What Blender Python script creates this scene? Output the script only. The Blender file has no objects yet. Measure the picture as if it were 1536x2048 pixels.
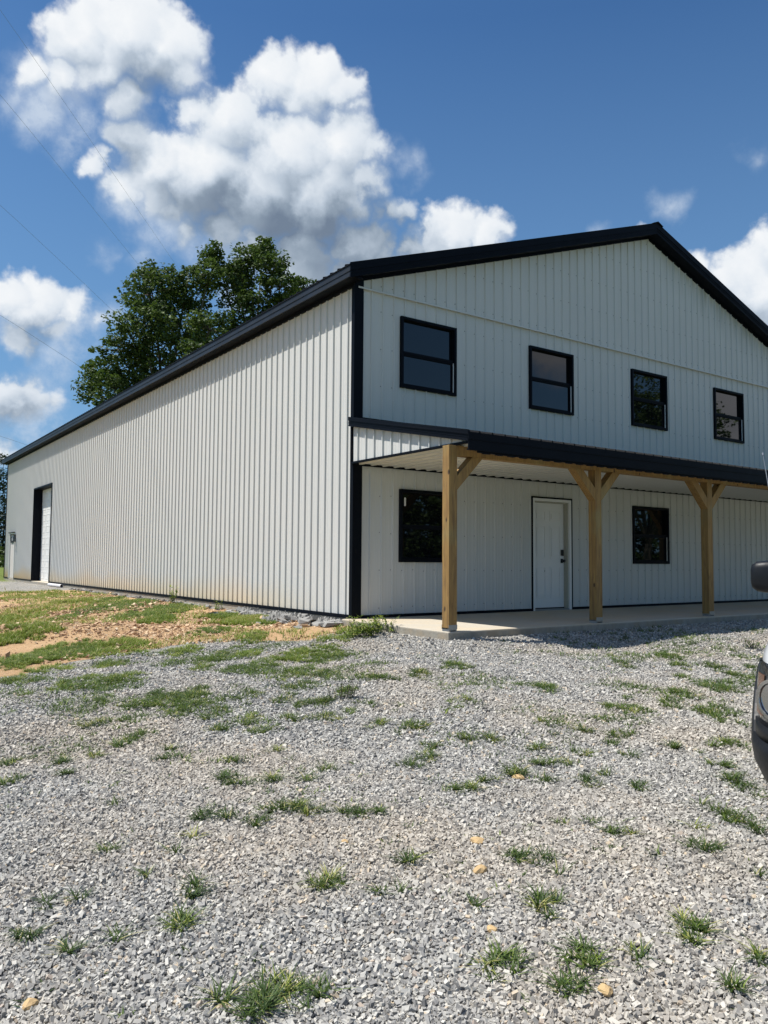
import bpy, math, random
import numpy as np
from mathutils import Vector, Matrix

# ---------------------------------------------------------------- camera, sky, sun, exposure
scn = bpy.context.scene
COL = scn.collection
CAMP = (-6.8195, -10.5776, 0.9125)
RV = Vector((0.81847, -0.57451, 0.00729)); UV = Vector((-0.04169, -0.04673, 0.99804)); FV = Vector((0.57304, 0.81717, 0.06220))
cd = bpy.data.cameras.new('camera'); cam = bpy.data.objects.new('camera', cd); COL.objects.link(cam)
M = Matrix((RV, UV, -FV)).transposed().to_4x4(); M.translation = Vector(CAMP)
cam.matrix_world = M
cd.sensor_fit = 'VERTICAL'; cd.sensor_height = 36.0; cd.lens = 1576.13 / 2048 * 36
cd.clip_start = 0.05; cd.clip_end = 3000
scn.camera = cam
scn.view_settings.view_transform = 'Standard'; scn.view_settings.look = 'None'
scn.view_settings.exposure = 0.40; scn.view_settings.gamma = 1.0

KX, KY = 0.45, -0.27            # sun rays travel towards +x, -y
sun_dir = Vector((-KX, -KY, 1.0)).normalized()
SUN_EL = math.asin(sun_dir.z); SUN_AZ = math.atan2(sun_dir.x, sun_dir.y)
ld = bpy.data.lights.new('sun', 'SUN'); ld.energy = 5.0; ld.angle = math.radians(0.55); ld.color = (1.0, 0.965, 0.91)
so = bpy.data.objects.new('sun', ld); COL.objects.link(so)
so.rotation_euler = sun_dir.to_track_quat('Z', 'Y').to_euler()

class NT:
    """small helper to write node trees as expressions"""
    def __init__(s, nt): s.nt = nt; s.n = nt.nodes; s.l = nt.links
    def put(s, sock, v):
        if isinstance(v, bpy.types.NodeSocket): s.l.new(v, sock)
        elif v is not None:
            try: sock.default_value = v
            except Exception: sock.default_value = tuple(v) + (1.0,)
    def math(s, op, a, b=None, c=None, clamp=False):
        n = s.n.new('ShaderNodeMath'); n.operation = op; n.use_clamp = clamp
        s.put(n.inputs[0], a)
        if b is not None: s.put(n.inputs[1], b)
        if c is not None: s.put(n.inputs[2], c)
        return n.outputs[0]
    def vm(s, op, a, b=None, out=0, scale=None):
        n = s.n.new('ShaderNodeVectorMath'); n.operation = op
        s.put(n.inputs[0], a)
        if b is not None: s.put(n.inputs[1], b)
        if scale is not None: s.put(n.inputs['Scale'], scale)
        return n.outputs['Value'] if op in ('DOT_PRODUCT', 'LENGTH', 'DISTANCE') else n.outputs[0]
    def noise(s, vec, scale, detail=3, rough=0.55, dist=0.0, color=False):
        n = s.n.new('ShaderNodeTexNoise'); s.put(n.inputs['Vector'], vec)
        n.inputs['Scale'].default_value = scale; n.inputs['Detail'].default_value = detail
        n.inputs['Roughness'].default_value = rough; n.inputs['Distortion'].default_value = dist
        return n.outputs['Color'] if color else n.outputs['Fac']
    def vor(s, vec, scale, out='Color', feature='F1', rnd=1.0):
        n = s.n.new('ShaderNodeTexVoronoi'); n.feature = feature; s.put(n.inputs['Vector'], vec)
        n.inputs['Scale'].default_value = scale; n.inputs['Randomness'].default_value = rnd
        return n.outputs[out]
    def ramp(s, fac, stops, interp='LINEAR'):
        n = s.n.new('ShaderNodeValToRGB'); s.put(n.inputs[0], fac); cr = n.color_ramp; cr.interpolation = interp
        while len(cr.elements) < len(stops): cr.elements.new(0.5)
        for e, (p, c) in zip(cr.elements, stops): e.position = p; e.color = tuple(c) + (1.0,) if len(c) == 3 else c
        return n.outputs[0]
    def mix(s, fac, a, b, blend='MIX'):
        n = s.n.new('ShaderNodeMix'); n.data_type = 'RGBA'; n.blend_type = blend
        s.put(n.inputs[0], fac); s.put(n.inputs[6], a); s.put(n.inputs[7], b)
        return n.outputs[2]
    def mr(s, v, a, b, c=0.0, d=1.0, smooth=False):
        n = s.n.new('ShaderNodeMapRange'); n.clamp = True
        if smooth: n.interpolation_type = 'SMOOTHSTEP'
        s.put(n.inputs[0], v)
        for i, x in zip((1, 2, 3, 4), (a, b, c, d)): s.put(n.inputs[i], x)
        return n.outputs[0]
    def xyz(s, vec):
        n = s.n.new('ShaderNodeSeparateXYZ'); s.put(n.inputs[0], vec); return n.outputs
    def cxyz(s, x, y, z=0.0):
        n = s.n.new('ShaderNodeCombineXYZ'); s.put(n.inputs[0], x); s.put(n.inputs[1], y); s.put(n.inputs[2], z); return n.outputs[0]

# ---- world: Nishita sky with cumulus clouds fixed in the direction of the north-east sky
wd = bpy.data.worlds.new('World'); scn.world = wd; wd.use_nodes = True
wn = wd.node_tree; wn.nodes.clear(); W = NT(wn)
sky = wn.nodes.new('ShaderNodeTexSky'); sky.sky_type = 'NISHITA'; sky.sun_disc = False
sky.sun_elevation = SUN_EL; sky.sun_rotation = SUN_AZ
sky.altitude = 200; sky.air_density = 1.0; sky.dust_density = 0.6; sky.ozone_density = 3.0
SKY_STR = 0.070
skyc = W.mix(1.0, sky.outputs[0], (0.60, 0.96, 1.23, 1), 'MULTIPLY')
tc = wn.nodes.new('ShaderNodeTexCoord').outputs['Generated']
FQ = (0.57415, 0.81875, 0.0); RQ = (0.81875, -0.57415, 0.0)       # horizontal axes of the cloud bank's direction
fz = W.vm('DOT_PRODUCT', tc, FQ)
fzs = W.math('MAXIMUM', fz, 0.05)
qx = W.math('DIVIDE', W.vm('DOT_PRODUCT', tc, RQ), fzs)
zz = W.xyz(tc)[2]
qy = W.math('DIVIDE', zz, fzs)
q0 = W.cxyz(qx, qy)
# cauliflower edges: domain distortion at three sizes
n1 = W.vm('SUBTRACT', W.noise(tc, 9.0, 2, 0.5, color=True), (0.5, 0.5, 0.5))
n2 = W.vm('SUBTRACT', W.noise(tc, 30.0, 7, 0.54, color=True), (0.5, 0.5, 0.5))
warp = W.vm('ADD', W.vm('MULTIPLY', n1, (0.05, 0.04, 0.0)), W.vm('MULTIPLY', n2, (0.066, 0.066, 0.0)))
q = W.vm('ADD', q0, warp)
K = 1.0 / 1576.0
def cc(u, v, r): return ((u - 768) * K, (1115 - v) * K, r * K * 1.05)
PUFFS = [(130,25,85),(225,15,105),(305,50,95),(355,105,58),(110,120,62),(30,110,38),(250,160,62),(180,90,70),(390,60,22),
  (600,130,75),(540,112,66),(690,550,60),(610,500,70),(760,560,50),(500,480,55),(560,510,55),(300,370,60),(370,440,45),(250,250,55),(655,150,62),(700,185,30),(450,205,88),(375,195,50),(560,270,105),(665,265,90),(738,275,42),(290,310,78),(170,308,34),(235,350,50),
  (400,330,110),(520,370,110),(630,375,100),(715,340,60),(440,440,55),(600,460,72),(700,470,65),(330,400,45),(750,510,55),(820,470,40),(640,530,40),
  (770,400,36),(735,408,26),(800,398,28),(900,440,66),(972,445,52),(868,475,42),(1003,448,30),(930,400,25),(830,505,30),
  (60,602,62),(125,612,46),(0,590,52),(30,660,50),(100,650,38),(185,640,16),
  (40,792,48),(0,790,52),(85,800,26),(0,885,28),(20,900,20),
  (1530,560,105),(1450,545,50),(1395,510,22),(1545,470,55),(1480,600,55),(1420,560,45),(1290,458,20),(1350,500,20)]
WISPS = [(1530,275,22),(590,540,30),(20,110,60),(60,190,55),(150,215,50),(0,160,40),(480,560,50),(300,440,50),(250,380,60),(820,540,50),(20,840,60),(100,720,50),(822,310,30),(800,285,18),(268,498,24),(186,490,17),(385,500,28),(432,482,26),(600,545,34),(1345,385,24),(150,655,55),(215,625,26),(130,690,40),(60,200,50),(200,802,22),(70,850,60),(330,455,22),(1230,460,20),(470,520,40),(120,250,40)]
def field(qv, lst, soft=0.006):
    acc = None
    for (u, v, r) in lst:
        cx, cy, cr = cc(u, v, r)
        d = W.vm('DISTANCE', qv, (cx, cy, 0.0))
        t = W.math('SUBTRACT', cr, d)
        acc = t if acc is None else W.math('SMOOTH_MAX', acc, t, soft)
    return acc
Hc = field(q, PUFFS)
Lq = W.vm('ADD', q, (-0.012, 0.030, 0.0))
Hl = field(Lq, PUFFS)
# lit tops against self shaded undersides, thickness makes the core greyer
lit = W.math('SUBTRACT', Hc, Hl)
shade = W.mr(lit, -0.028, 0.030, 0.0, 1.0)
soft = W.mr(shade, 0.25, 0.75, 0.030, 0.011)
alpha = W.mr(Hc, -0.008, soft, smooth=True)
fine = W.noise(tc, 60.0, 6, 0.6)
puff = W.noise(tc, 17.0, 4, 0.55)
# flat, thick bases of the clouds
BASES = [(640,465,110),(560,440,95),(730,490,120),(470,410,75),(800,490,75),(680,550,80),(420,440,60),(790,560,60),(360,380,50),(60,670,38),(230,270,40),(270,140,45),(30,820,40),(1480,620,40)]
q3 = W.vm('ADD', q0, W.vm('SCALE', warp, scale=0.8))
Hb = field(q3, BASES, 0.02)
base = W.mr(Hb, -0.035, 0.045, smooth=True)
br = W.math('MULTIPLY_ADD', shade, 0.44, 0.50)
br = W.math('ADD', br, W.math('MULTIPLY', W.math('SUBTRACT', fine, 0.5), 0.20))
br = W.math('ADD', br, W.math('MULTIPLY', W.math('SUBTRACT', puff, 0.5), 0.34))
br = W.math('SUBTRACT', br, W.math('MULTIPLY', base, 0.48), clamp=True)
ccol = W.ramp(br, [(0.0, (0.17, 0.225, 0.31)), (0.25, (0.28, 0.35, 0.44)), (0.5, (0.50, 0.58, 0.68)), (0.75, (0.74, 0.80, 0.87)), (1.0, (0.93, 0.95, 0.97))])
Hw = field(q, WISPS, 0.01)
wal = W.math('MULTIPLY', W.mr(Hw, -0.016, 0.030, smooth=True), W.mr(W.noise(tc, 14.0, 6, 0.65), 0.36, 0.62, 0.10, 0.85))
front = W.mr(fz, 0.10, 0.30)
alpha = W.math('MULTIPLY', alpha, front); wal = W.math('MULTIPLY', wal, front)
# scattered clouds over the rest of the sky
zc = W.math('MAXIMUM', W.math('ADD', zz, 0.12), 0.05)
pl = W.vm('MULTIPLY', tc, W.cxyz(W.math('DIVIDE', 1.0, zc), W.math('DIVIDE', 1.0, zc), 0.0))
on = W.noise(pl, 0.85, 8, 0.6)
oal = W.math('MULTIPLY', W.mr(on, 0.535, 0.62, smooth=True), W.math('SUBTRACT', 1.0, W.mr(fz, 0.0, 0.35)))
oal = W.math('MULTIPLY', oal, W.mr(zz, 0.0, 0.06))
ocol = W.ramp(W.mr(on, 0.5, 0.75), [(0.0, (0.66, 0.67, 0.72)), (1.0, (0.36, 0.39, 0.46))])
F2 = None
for az_, el_, r_ in ((131.5, 17.0, .085), (127.5, 19.5, .07), (119.0, 10.5, .10), (114.0, 9.0, .09), (121, 6.5, .06)):
    a_, e_ = math.radians(az_), math.radians(el_)
    t_ = W.math('SUBTRACT', r_, W.vm('DISTANCE', W.vm('ADD', tc, W.vm('SCALE', n2, scale=0.06)), (math.sin(a_) * math.cos(e_), math.cos(a_) * math.cos(e_), math.sin(e_))))
    F2 = t_ if F2 is None else W.math('SMOOTH_MAX', F2, t_, 0.01)
oal = W.math('MAXIMUM', W.math('MULTIPLY', oal, W.mr(F2, -0.30, -0.12, 1.0, 0.0)), W.mr(F2, -0.004, 0.03, smooth=True))
INV = 1.0 / SKY_STR / 2 ** 0.40
def b10(c): return W.vm('SCALE', c, scale=INV)
# pale haze low over the land
hz = W.mr(zz, 0.0, 0.58, 1.0, 0.0)
skyc = W.mix(W.math('MULTIPLY', hz, 0.80), skyc, (2.45, 4.5, 7.1, 1))
c1 = W.mix(oal, skyc, b10(ocol))
c2 = W.mix(wal, c1, b10(W.n and W.cxyz(0.62, 0.71, 0.83)))
c3 = W.mix(alpha, c2, b10(ccol))
bg = wn.nodes.new('ShaderNodeBackground'); W.put(bg.inputs[0], c3); bg.inputs[1].default_value = SKY_STR
wo = wn.nodes.new('ShaderNodeOutputWorld'); wn.links.new(bg.outputs[0], wo.inputs[0])
wd.cycles.sampling_method = 'MANUAL'; wd.cycles.sample_map_resolution = 512

# ---------------------------------------------------------------- materials
def newmat(name):
    m = bpy.data.materials.new(name); m.use_nodes = True; nt = m.node_tree
    return m, NT(nt), nt.nodes['Principled BSDF']
def coord(N, kind='Object'): return N.n.new('ShaderNodeTexCoord').outputs[kind]
def attr(N, name):
    a = N.n.new('ShaderNodeAttribute'); a.attribute_name = name; return a.outputs
def bump(N, B, h, strength=0.3, dist=0.01):
    b = N.n.new('ShaderNodeBump'); b.inputs['Strength'].default_value = strength; b.inputs['Distance'].default_value = dist
    N.put(b.inputs['Height'], h); N.l.new(b.outputs[0], B.inputs['Normal'])
def simple(name, col, rough=0.5, metal=0.0, var=0.12, vscale=6.0, bmp=0.0, spec=0.5):
    m, N, B = newmat(name); c = coord(N)
    n = N.noise(c, vscale, 5, 0.6)
    dark = tuple(x * (1 - var) for x in col) + (1,); lite = tuple(min(1, x * (1 + var)) for x in col) + (1,)
    N.put(B.inputs['Base Color'], N.mix(n, dark, lite))
    N.put(B.inputs['Roughness'], N.mr(N.noise(c, vscale * 2.3, 4), 0.2, 0.8, max(0, rough - .08), rough + .08))
    B.inputs['Metallic'].default_value = metal; B.inputs['Specular IOR Level'].default_value = spec
    if bmp: bump(N, B, N.noise(c, vscale * 8, 5), bmp, 0.004)
    return m

def wall_mat():
    m, N, B = newmat('painted_steel_siding'); c = coord(N); x, y, z = N.xyz(c)[0:3]
    base = N.mix(N.noise(c, 0.7, 4, 0.6), (0.575, 0.572, 0.54, 1), (0.625, 0.618, 0.585, 1))
    base = N.mix(N.mr(N.noise(N.vm('MULTIPLY', c, (7, 7, 0.35)), 1.0, 5, 0.65), 0.5, 0.8, 0, 0.22), base, (0.50, 0.50, 0.47, 1))
    # clay splashed up the foot of the long side wall
    edge = N.math('ADD', 0.62, N.math('MULTIPLY', N.math('SUBTRACT', N.noise(N.vm('MULTIPLY', c, (.3, .3, .1)), 1.0, 3), 0.5), 1.1))
    edge = N.math('ADD', edge, N.math('MULTIPLY', N.math('SUBTRACT', N.noise(c, 9.0, 4), 0.5), 0.25))
    st = N.mr(z, 0.0, edge, 1.0, 0.0, smooth=True)
    side = N.mr(y, 0.6, 3.5, 0.0, 1.0)
    farend = N.mr(y, 22.0, 28.0, 0.55, 0.9)
    base = N.mix(N.math('MULTIPLY', N.math('MULTIPLY', st, side), N.math('MULTIPLY', farend, 1.1), clamp=True), base, (0.66, 0.50, 0.27, 1))
    # mud scratches low beside the front corner
    sc = N.mr(N.noise(N.vm('MULTIPLY', c, (60, 60, 9)), 1.0, 4, 0.7, 0.6), 0.60, 0.66)
    mk = N.math('MULTIPLY', N.mr(x, 0.13, 0.17), N.mr(x, 0.30, 0.35, 1, 0))
    mk = N.math('MULTIPLY', mk, N.math('MULTIPLY', N.mr(z, 0.1, 0.2), N.mr(z, 1.0, 1.15, 1, 0)))
    mk = N.math('MULTIPLY', mk, N.mr(y, -0.1, 0.02, 1, 0))
    base = N.mix(N.math('MULTIPLY', N.math('MULTIPLY', sc, mk), 0.75), base, (0.20, 0.15, 0.08, 1))
    # mildew runs below the right hand rake
    rl = N.math('SUBTRACT', N.math('ADD', 5.45, N.math('MULTIPLY', N.math('SUBTRACT', 15.24, x), 0.339)), z)
    run = N.mr(N.noise(N.vm('MULTIPLY', c, (9, 9, 0.5)), 1.0, 3, 0.6), 0.42, 0.65)
    mil = N.math('MULTIPLY', N.math('MULTIPLY', N.mr(rl, 0.0, 0.75, 1, 0), N.mr(x, 7.6, 9.5)), run)
    base = N.mix(N.math('MULTIPLY', mil, 0.5), base, (0.20, 0.22, 0.17, 1))
    N.put(B.inputs['Base Color'], base)
    N.put(B.inputs['Roughness'], N.mr(N.noise(c, 3.0, 3), 0.3, 0.7, 0.38, 0.5))
    B.inputs['Specular IOR Level'].default_value = 0.4
    bump(N, B, N.noise(N.vm('MULTIPLY', c, (1, 1, 0.4)), 2.5, 2), 0.08, 0.02)
    return m
def wood_mat():
    m, N, B = newmat('treated_pine'); c = coord(N)
    o = N.n.new('ShaderNodeObjectInfo'); r = o.outputs['Random']
    cc_ = N.vm('ADD', c, N.cxyz(N.math('MULTIPLY', r, 7.0), 0.0, N.math('MULTIPLY', r, 13.0)))
    s = N.vm('MULTIPLY', cc_, (1, 1, 0.09))
    g = N.noise(s, 26.0, 5, 0.65, 1.2); g2 = N.noise(s, 12.0, 3, 0.5, 0.8)
    w = N.n.new('ShaderNodeTexWave'); w.wave_type = 'RINGS'; w.rings_direction = 'Z'
    N.put(w.inputs['Vector'], N.vm('MULTIPLY', N.vm('ADD', cc_, (0.03, 0.02, 0)), (1, 1, 0.05))); w.inputs['Scale'].default_value = 14; w.inputs['Distortion'].default_value = 4.5; w.inputs['Detail'].default_value = 2
    col = N.mix(g2, (0.185, 0.098, 0.028, 1), (0.47, 0.285, 0.085, 1))
    col = N.mix(N.mr(g, 0.46, 0.66, 0, 0.75), col, (0.14, 0.078, 0.028, 1))
    col = N.mix(N.math('MULTIPLY', w.outputs['Fac'], 0.35), col, (0.17, 0.095, 0.035, 1))
    col = N.mix(N.mr(N.noise(cc_, 2.1, 2), 0.55, 0.7, 0, 0.35), col, (0.26, 0.25, 0.11, 1))
    kd = N.vor(N.vm('MULTIPLY', cc_, (1, 1, 0.5)), 4.6, 'Distance')
    col = N.mix(N.mr(kd, 0.055, 0.10, 1, 0), col, (0.05, 0.024, 0.010, 1))
    N.put(B.inputs['Base Color'], col); B.inputs['Roughness'].default_value = 0.75
    bump(N, B, g, 0.35, 0.004)
    return m
def concrete_mat():
    m, N, B = newmat('weathered_concrete'); c = coord(N, 'Object'); z = N.xyz(c)[2]; y = N.xyz(c)[1]
    n = N.noise(c, 1.6, 6, 0.65)
    top = N.mix(n, (0.43, 0.38, 0.30, 1), (0.53, 0.475, 0.38, 1))
    top = N.mix(N.mr(N.noise(c, 0.9, 3), 0.45, 0.7, 0, 0.6), top, (0.54, 0.41, 0.235, 1))
    side = N.mix(N.noise(N.vm('MULTIPLY', c, (5, 5, 2)), 1.5, 6, 0.7), (0.14, 0.13, 0.11, 1), (0.46, 0.42, 0.34, 1))
    side = N.mix(N.mr(N.noise(c, 3.3, 3), 0.5, 0.7, 0, 0.5), side, (0.33, 0.24, 0.14, 1))
    N.put(B.inputs['Base Color'], N.mix(N.mr(z, -0.03, -0.008), side, top))
    B.inputs['Roughness'].default_value = 0.85
    bump(N, B, N.noise(c, 30.0, 6, 0.7), 0.6, 0.012)
    return m
def glass_mat():
    m, N, B = newmat('dark_window_glass'); c = coord(N)
    B.inputs['Base Color'].default_value = (0.004, 0.005, 0.006, 1); B.inputs['Roughness'].default_value = 0.015
    B.inputs['IOR'].default_value = 1.52; B.inputs['Coat Weight'].default_value = 0.25; B.inputs['Coat Roughness'].default_value = 0.01
    bump(N, B, N.noise(c, 1.3, 1), 0.02, 0.01)
    return m
GRAVEL_STOPS = [(0.0, (0.125, 0.121, 0.115)), (0.15, (0.205, 0.198, 0.187)), (0.45, (0.315, 0.304, 0.280)), (0.74, (0.41, 0.393, 0.352)), (0.955, (0.53, 0.505, 0.45)), (0.98, (0.50, 0.40, 0.27)), (1.0, (0.34, 0.28, 0.24))]
def tan_patch(N, pos):      # beige dust in the worn places of the gravel
    return N.mr(N.noise(pos, 0.55, 5, 0.65), 0.46, 0.66, 0.0, 0.75)
def ground_mat():
    m, N, B = newmat('gravel_clay_grass_ground')
    g = N.n.new('ShaderNodeNewGeometry'); pos = g.outputs['Position']
    flat = N.vm('MULTIPLY', pos, (1, 1, 0.3))
    wv = N.vm('ADD', flat, N.vm('SCALE', N.vm('SUBTRACT', N.noise(flat, 30.0, 2, color=True), (.5, .5, .5)), scale=0.02))
    v1 = N.n.new('ShaderNodeTexVoronoi'); N.put(v1.inputs['Vector'], wv); v1.inputs['Scale'].default_value = 40.0
    v2 = N.n.new('ShaderNodeTexVoronoi'); N.put(v2.inputs['Vector'], N.vm('ADD', wv, (3.1, 7.7, 0))); v2.inputs['Scale'].default_value = 62.0
    pick = N.mr(v1.outputs['Distance'], 0.50, 0.56)
    rnd = N.mix(pick, v1.outputs['Color'], v2.outputs['Color'])
    gv = N.ramp(N.xyz(rnd)[0], GRAVEL_STOPS)
    gap = N.math('MULTIPLY', N.mr(v1.outputs['Distance'], 0.42, 0.62), N.mr(v2.outputs['Distance'], 0.40, 0.60))
    gv = N.mix(N.math('MULTIPLY', gap, 0.8), gv, (0.09, 0.085, 0.078, 1))
    gv = N.mix(tan_patch(N, pos), gv, N.mix(0.5, gv, (0.46, 0.38, 0.28, 1)))
    # clay
    cn = N.noise(flat, 1.2, 6, 0.65)
    cl = N.mix(cn, (0.40, 0.235, 0.12, 1), (0.58, 0.40, 0.225, 1))
    cl = N.mix(N.mr(N.noise(flat, 22.0, 4, 0.7), 0.5, 0.75, 0, 0.7), cl, (0.62, 0.47, 0.29, 1))
    cl = N.mix(N.mr(N.noise(flat, 9.0, 5, 0.7), 0.56, 0.75, 0, 0.75), cl, (0.24, 0.12, 0.06, 1))
    tf = N.mix(N.noise(flat, 6.0, 6, 0.7), (0.075, 0.115, 0.022, 1), (0.20, 0.24, 0.06, 1))
    fieldc = N.mix(N.mr(N.noise(flat, 2.0, 5), 0.35, 0.65), tf, cl)
    a = attr(N, 'clay')['Fac']; t = attr(N, 'turf')['Fac']
    wob = N.math('MULTIPLY', N.math('SUBTRACT', N.noise(flat, 2.6, 6, 0.7), 0.5), 1.1)
    cm = N.mr(N.math('ADD', a, wob), 0.42, 0.58)
    col = N.mix(cm, gv, cl)
    tm = N.mr(N.math('ADD', t, N.math('MULTIPLY', N.math('SUBTRACT', N.noise(flat, 4.0, 6, 0.75), 0.5), 2.2)), 0.45, 0.62)
    col = N.mix(tm, col, tf)
    N.put(B.inputs['Base Color'], col)
    B.inputs['Roughness'].default_value = 0.95; B.inputs['Specular IOR Level'].default_value = 0.15
    h1 = N.math('SUBTRACT', 1.0, v1.outputs['Distance'])
    hh = N.math('ADD', N.math('MULTIPLY', h1, 0.020), N.math('MULTIPLY', N.xyz(v2.outputs['Color'])[1], 0.008))
    ch = N.math('ADD', N.math('MULTIPLY', N.noise(flat, 26.0, 6, 0.75), 0.045), N.math('MULTIPLY', N.noise(flat, 7.0, 4), 0.06))
    hm = N.n.new('ShaderNodeMix'); N.put(hm.inputs[0], cm); N.put(hm.inputs[2], hh); N.put(hm.inputs[3], ch)
    b = N.n.new('ShaderNodeBump'); b.inputs['Strength'].default_value = 0.9; b.inputs['Distance'].default_value = 1.0
    N.put(b.inputs['Height'], hm.outputs[0]); N.l.new(b.outputs[0], B.inputs['Normal'])
    return m
def stone_mat(name, stops, tan=True):
    m, N, B = newmat(name); r = attr(N, 'rnd')['Fac']
    g = N.n.new('ShaderNodeNewGeometry'); pos = g.outputs['Position']
    col = N.ramp(r, stops)
    col = N.mix(N.mr(N.noise(pos, 180.0, 3, 0.6), 0.35, 0.7, 0.0, 0.35), col, N.mix(0.5, col, (0.6, 0.585, 0.55, 1)))
    if tan: col = N.mix(tan_patch(N, pos), col, N.mix(0.5, col, (0.50, 0.41, 0.30, 1)))
    N.put(B.inputs['Base Color'], col); B.inputs['Roughness'].default_value = 0.85; B.inputs['Specular IOR Level'].default_value = 0.25
    return m
def leaf_mat(name, stops, trans=0.25, rough=0.5, spec=0.35):
    m, N, B = newmat(name); r = attr(N, 'rnd')['Fac']
    col = N.ramp(r, stops); N.put(B.inputs['Base Color'], col)
    B.inputs['Roughness'].default_value = rough; B.inputs['Specular IOR Level'].default_value = spec
    t = N.n.new('ShaderNodeBsdfTranslucent'); N.put(t.inputs[0], N.mix(0.5, col, (0.12, 0.20, 0.02, 1)))
    mx = N.n.new('ShaderNodeMixShader'); mx.inputs[0].default_value = trans
    N.l.new(B.outputs[0], mx.inputs[1]); N.l.new(t.outputs[0], mx.inputs[2]); N.l.new(mx.outputs[0], N.n['Material Output'].inputs[0])
    return m

MW = wall_mat(); MWOOD = wood_mat(); MCON = concrete_mat(); MGL = glass_mat()
MBLK = simple('black_trim', (0.004, 0.0055, 0.009), 0.50, 0, 0.25, 1.5, 0, 0.08)
MROOF = simple('black_roof_steel', (0.005, 0.005, 0.006), 0.55, 0, 0.3, 2.0, 0, 0.12)
MFAS = simple('dark_fascia', (0.016, 0.019, 0.025), 0.5, 0, 0.75, 2.5, 0, 0.35)
MCEIL = simple('white_ceiling_steel', (0.62, 0.62, 0.58), 0.45, 0, 0.06, 1.0)
MWHT = simple('white_door_paint', (0.78, 0.77, 0.74), 0.4, 0, 0.05, 2.0)
MJAMB = simple('primed_jamb', (0.42, 0.40, 0.32), 0.6, 0, 0.1, 3.0)
MHARD = simple('black_hardware', (0.010, 0.010, 0.010), 0.35, 0, 0.1, 5.0)
MGALV = simple('galvanised_steel', (0.34, 0.35, 0.36), 0.45, 0.8, 0.2, 20.0)
MSCR = simple('screw_heads', (0.16, 0.165, 0.165), 0.5, 0.2, 0.1, 5.0)
MPIPE = simple('pvc_pipe', (0.62, 0.60, 0.60), 0.5, 0, 0.08, 8.0)
MDARK = simple('dark_backing', (0.02, 0.02, 0.02), 0.8)  # near-black, for the unseen light-blocking box inside the barn
MRUB = simple('broken_concrete', (0.27, 0.262, 0.245), 0.95, 0, 0.6, 13.0, 0.8, 0.2)
MTAN = simple('ochre_stone', (0.50, 0.345, 0.17), 0.9, 0, 0.3, 30.0, 0.5)
MBARK = simple('bark', (0.10, 0.082, 0.062), 0.95, 0, 0.4, 5.0, 0.5)
MPAINT = simple('white_car_paint', (0.80, 0.80, 0.80), 0.22, 0, 0.01, 1.0)
MPAINT.node_tree.nodes['Principled BSDF'].inputs['Coat Weight'].default_value = 0.8
MPLAS = simple('grey_black_plastic', (0.006, 0.007, 0.009), 0.45, 0, 0.15, 30.0, 0, 0.3)
MTYRE = simple('tyre_rubber', (0.015, 0.015, 0.016), 0.85, 0, 0.2, 20.0)
MCHR = simple('chrome', (0.62, 0.63, 0.64), 0.12, 1.0, 0.03, 4.0)
MLAMP = simple('lamp_housing', (0.022, 0.023, 0.025), 0.12, 0.0, 0.6, 9.0)
MLAMP.node_tree.nodes['Principled BSDF'].inputs['Coat Weight'].default_value = 0.4
MAMB = simple('amber_lens', (0.12, 0.05, 0.025), 0.2, 0, 0.2, 20.0)
MWIRE = simple('wire_aluminium', (0.26, 0.29, 0.33), 0.6, 0.2)
MSTONE = stone_mat('crushed_limestone', GRAVEL_STOPS)
MCLAYR = stone_mat('clay_rubble', [(0, (0.24, 0.13, 0.065)), (0.4, (0.43, 0.265, 0.14)), (0.85, (0.58, 0.41, 0.24)), (1, (0.66, 0.53, 0.36))], False)
MGRASS = leaf_mat('grass_blades', [(0, (0.040, 0.072, 0.020)), (0.35, (0.085, 0.135, 0.030)), (0.7, (0.19, 0.26, 0.035)), (0.92, (0.32, 0.37, 0.06)), (1, (0.46, 0.40, 0.18))], 0.3, 0.55)
MLEAF = leaf_mat('oak_leaves', [(0, (0.030, 0.052, 0.018)), (0.5, (0.068, 0.108, 0.030)), (1, (0.135, 0.18, 0.055))], 0.22, 0.6, 0.25)
MLEAF2 = leaf_mat('light_leaves', [(0, (0.035, 0.060, 0.014)), (0.5, (0.065, 0.105, 0.022)), (1, (0.12, 0.17, 0.04))], 0.22, 0.45, 0.4)
MCEDAR = leaf_mat('cedar_foliage', [(0, (0.012, 0.024, 0.010)), (0.5, (0.022, 0.042, 0.016)), (1, (0.05, 0.08, 0.03))], 0.1, 0.6)

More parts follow.
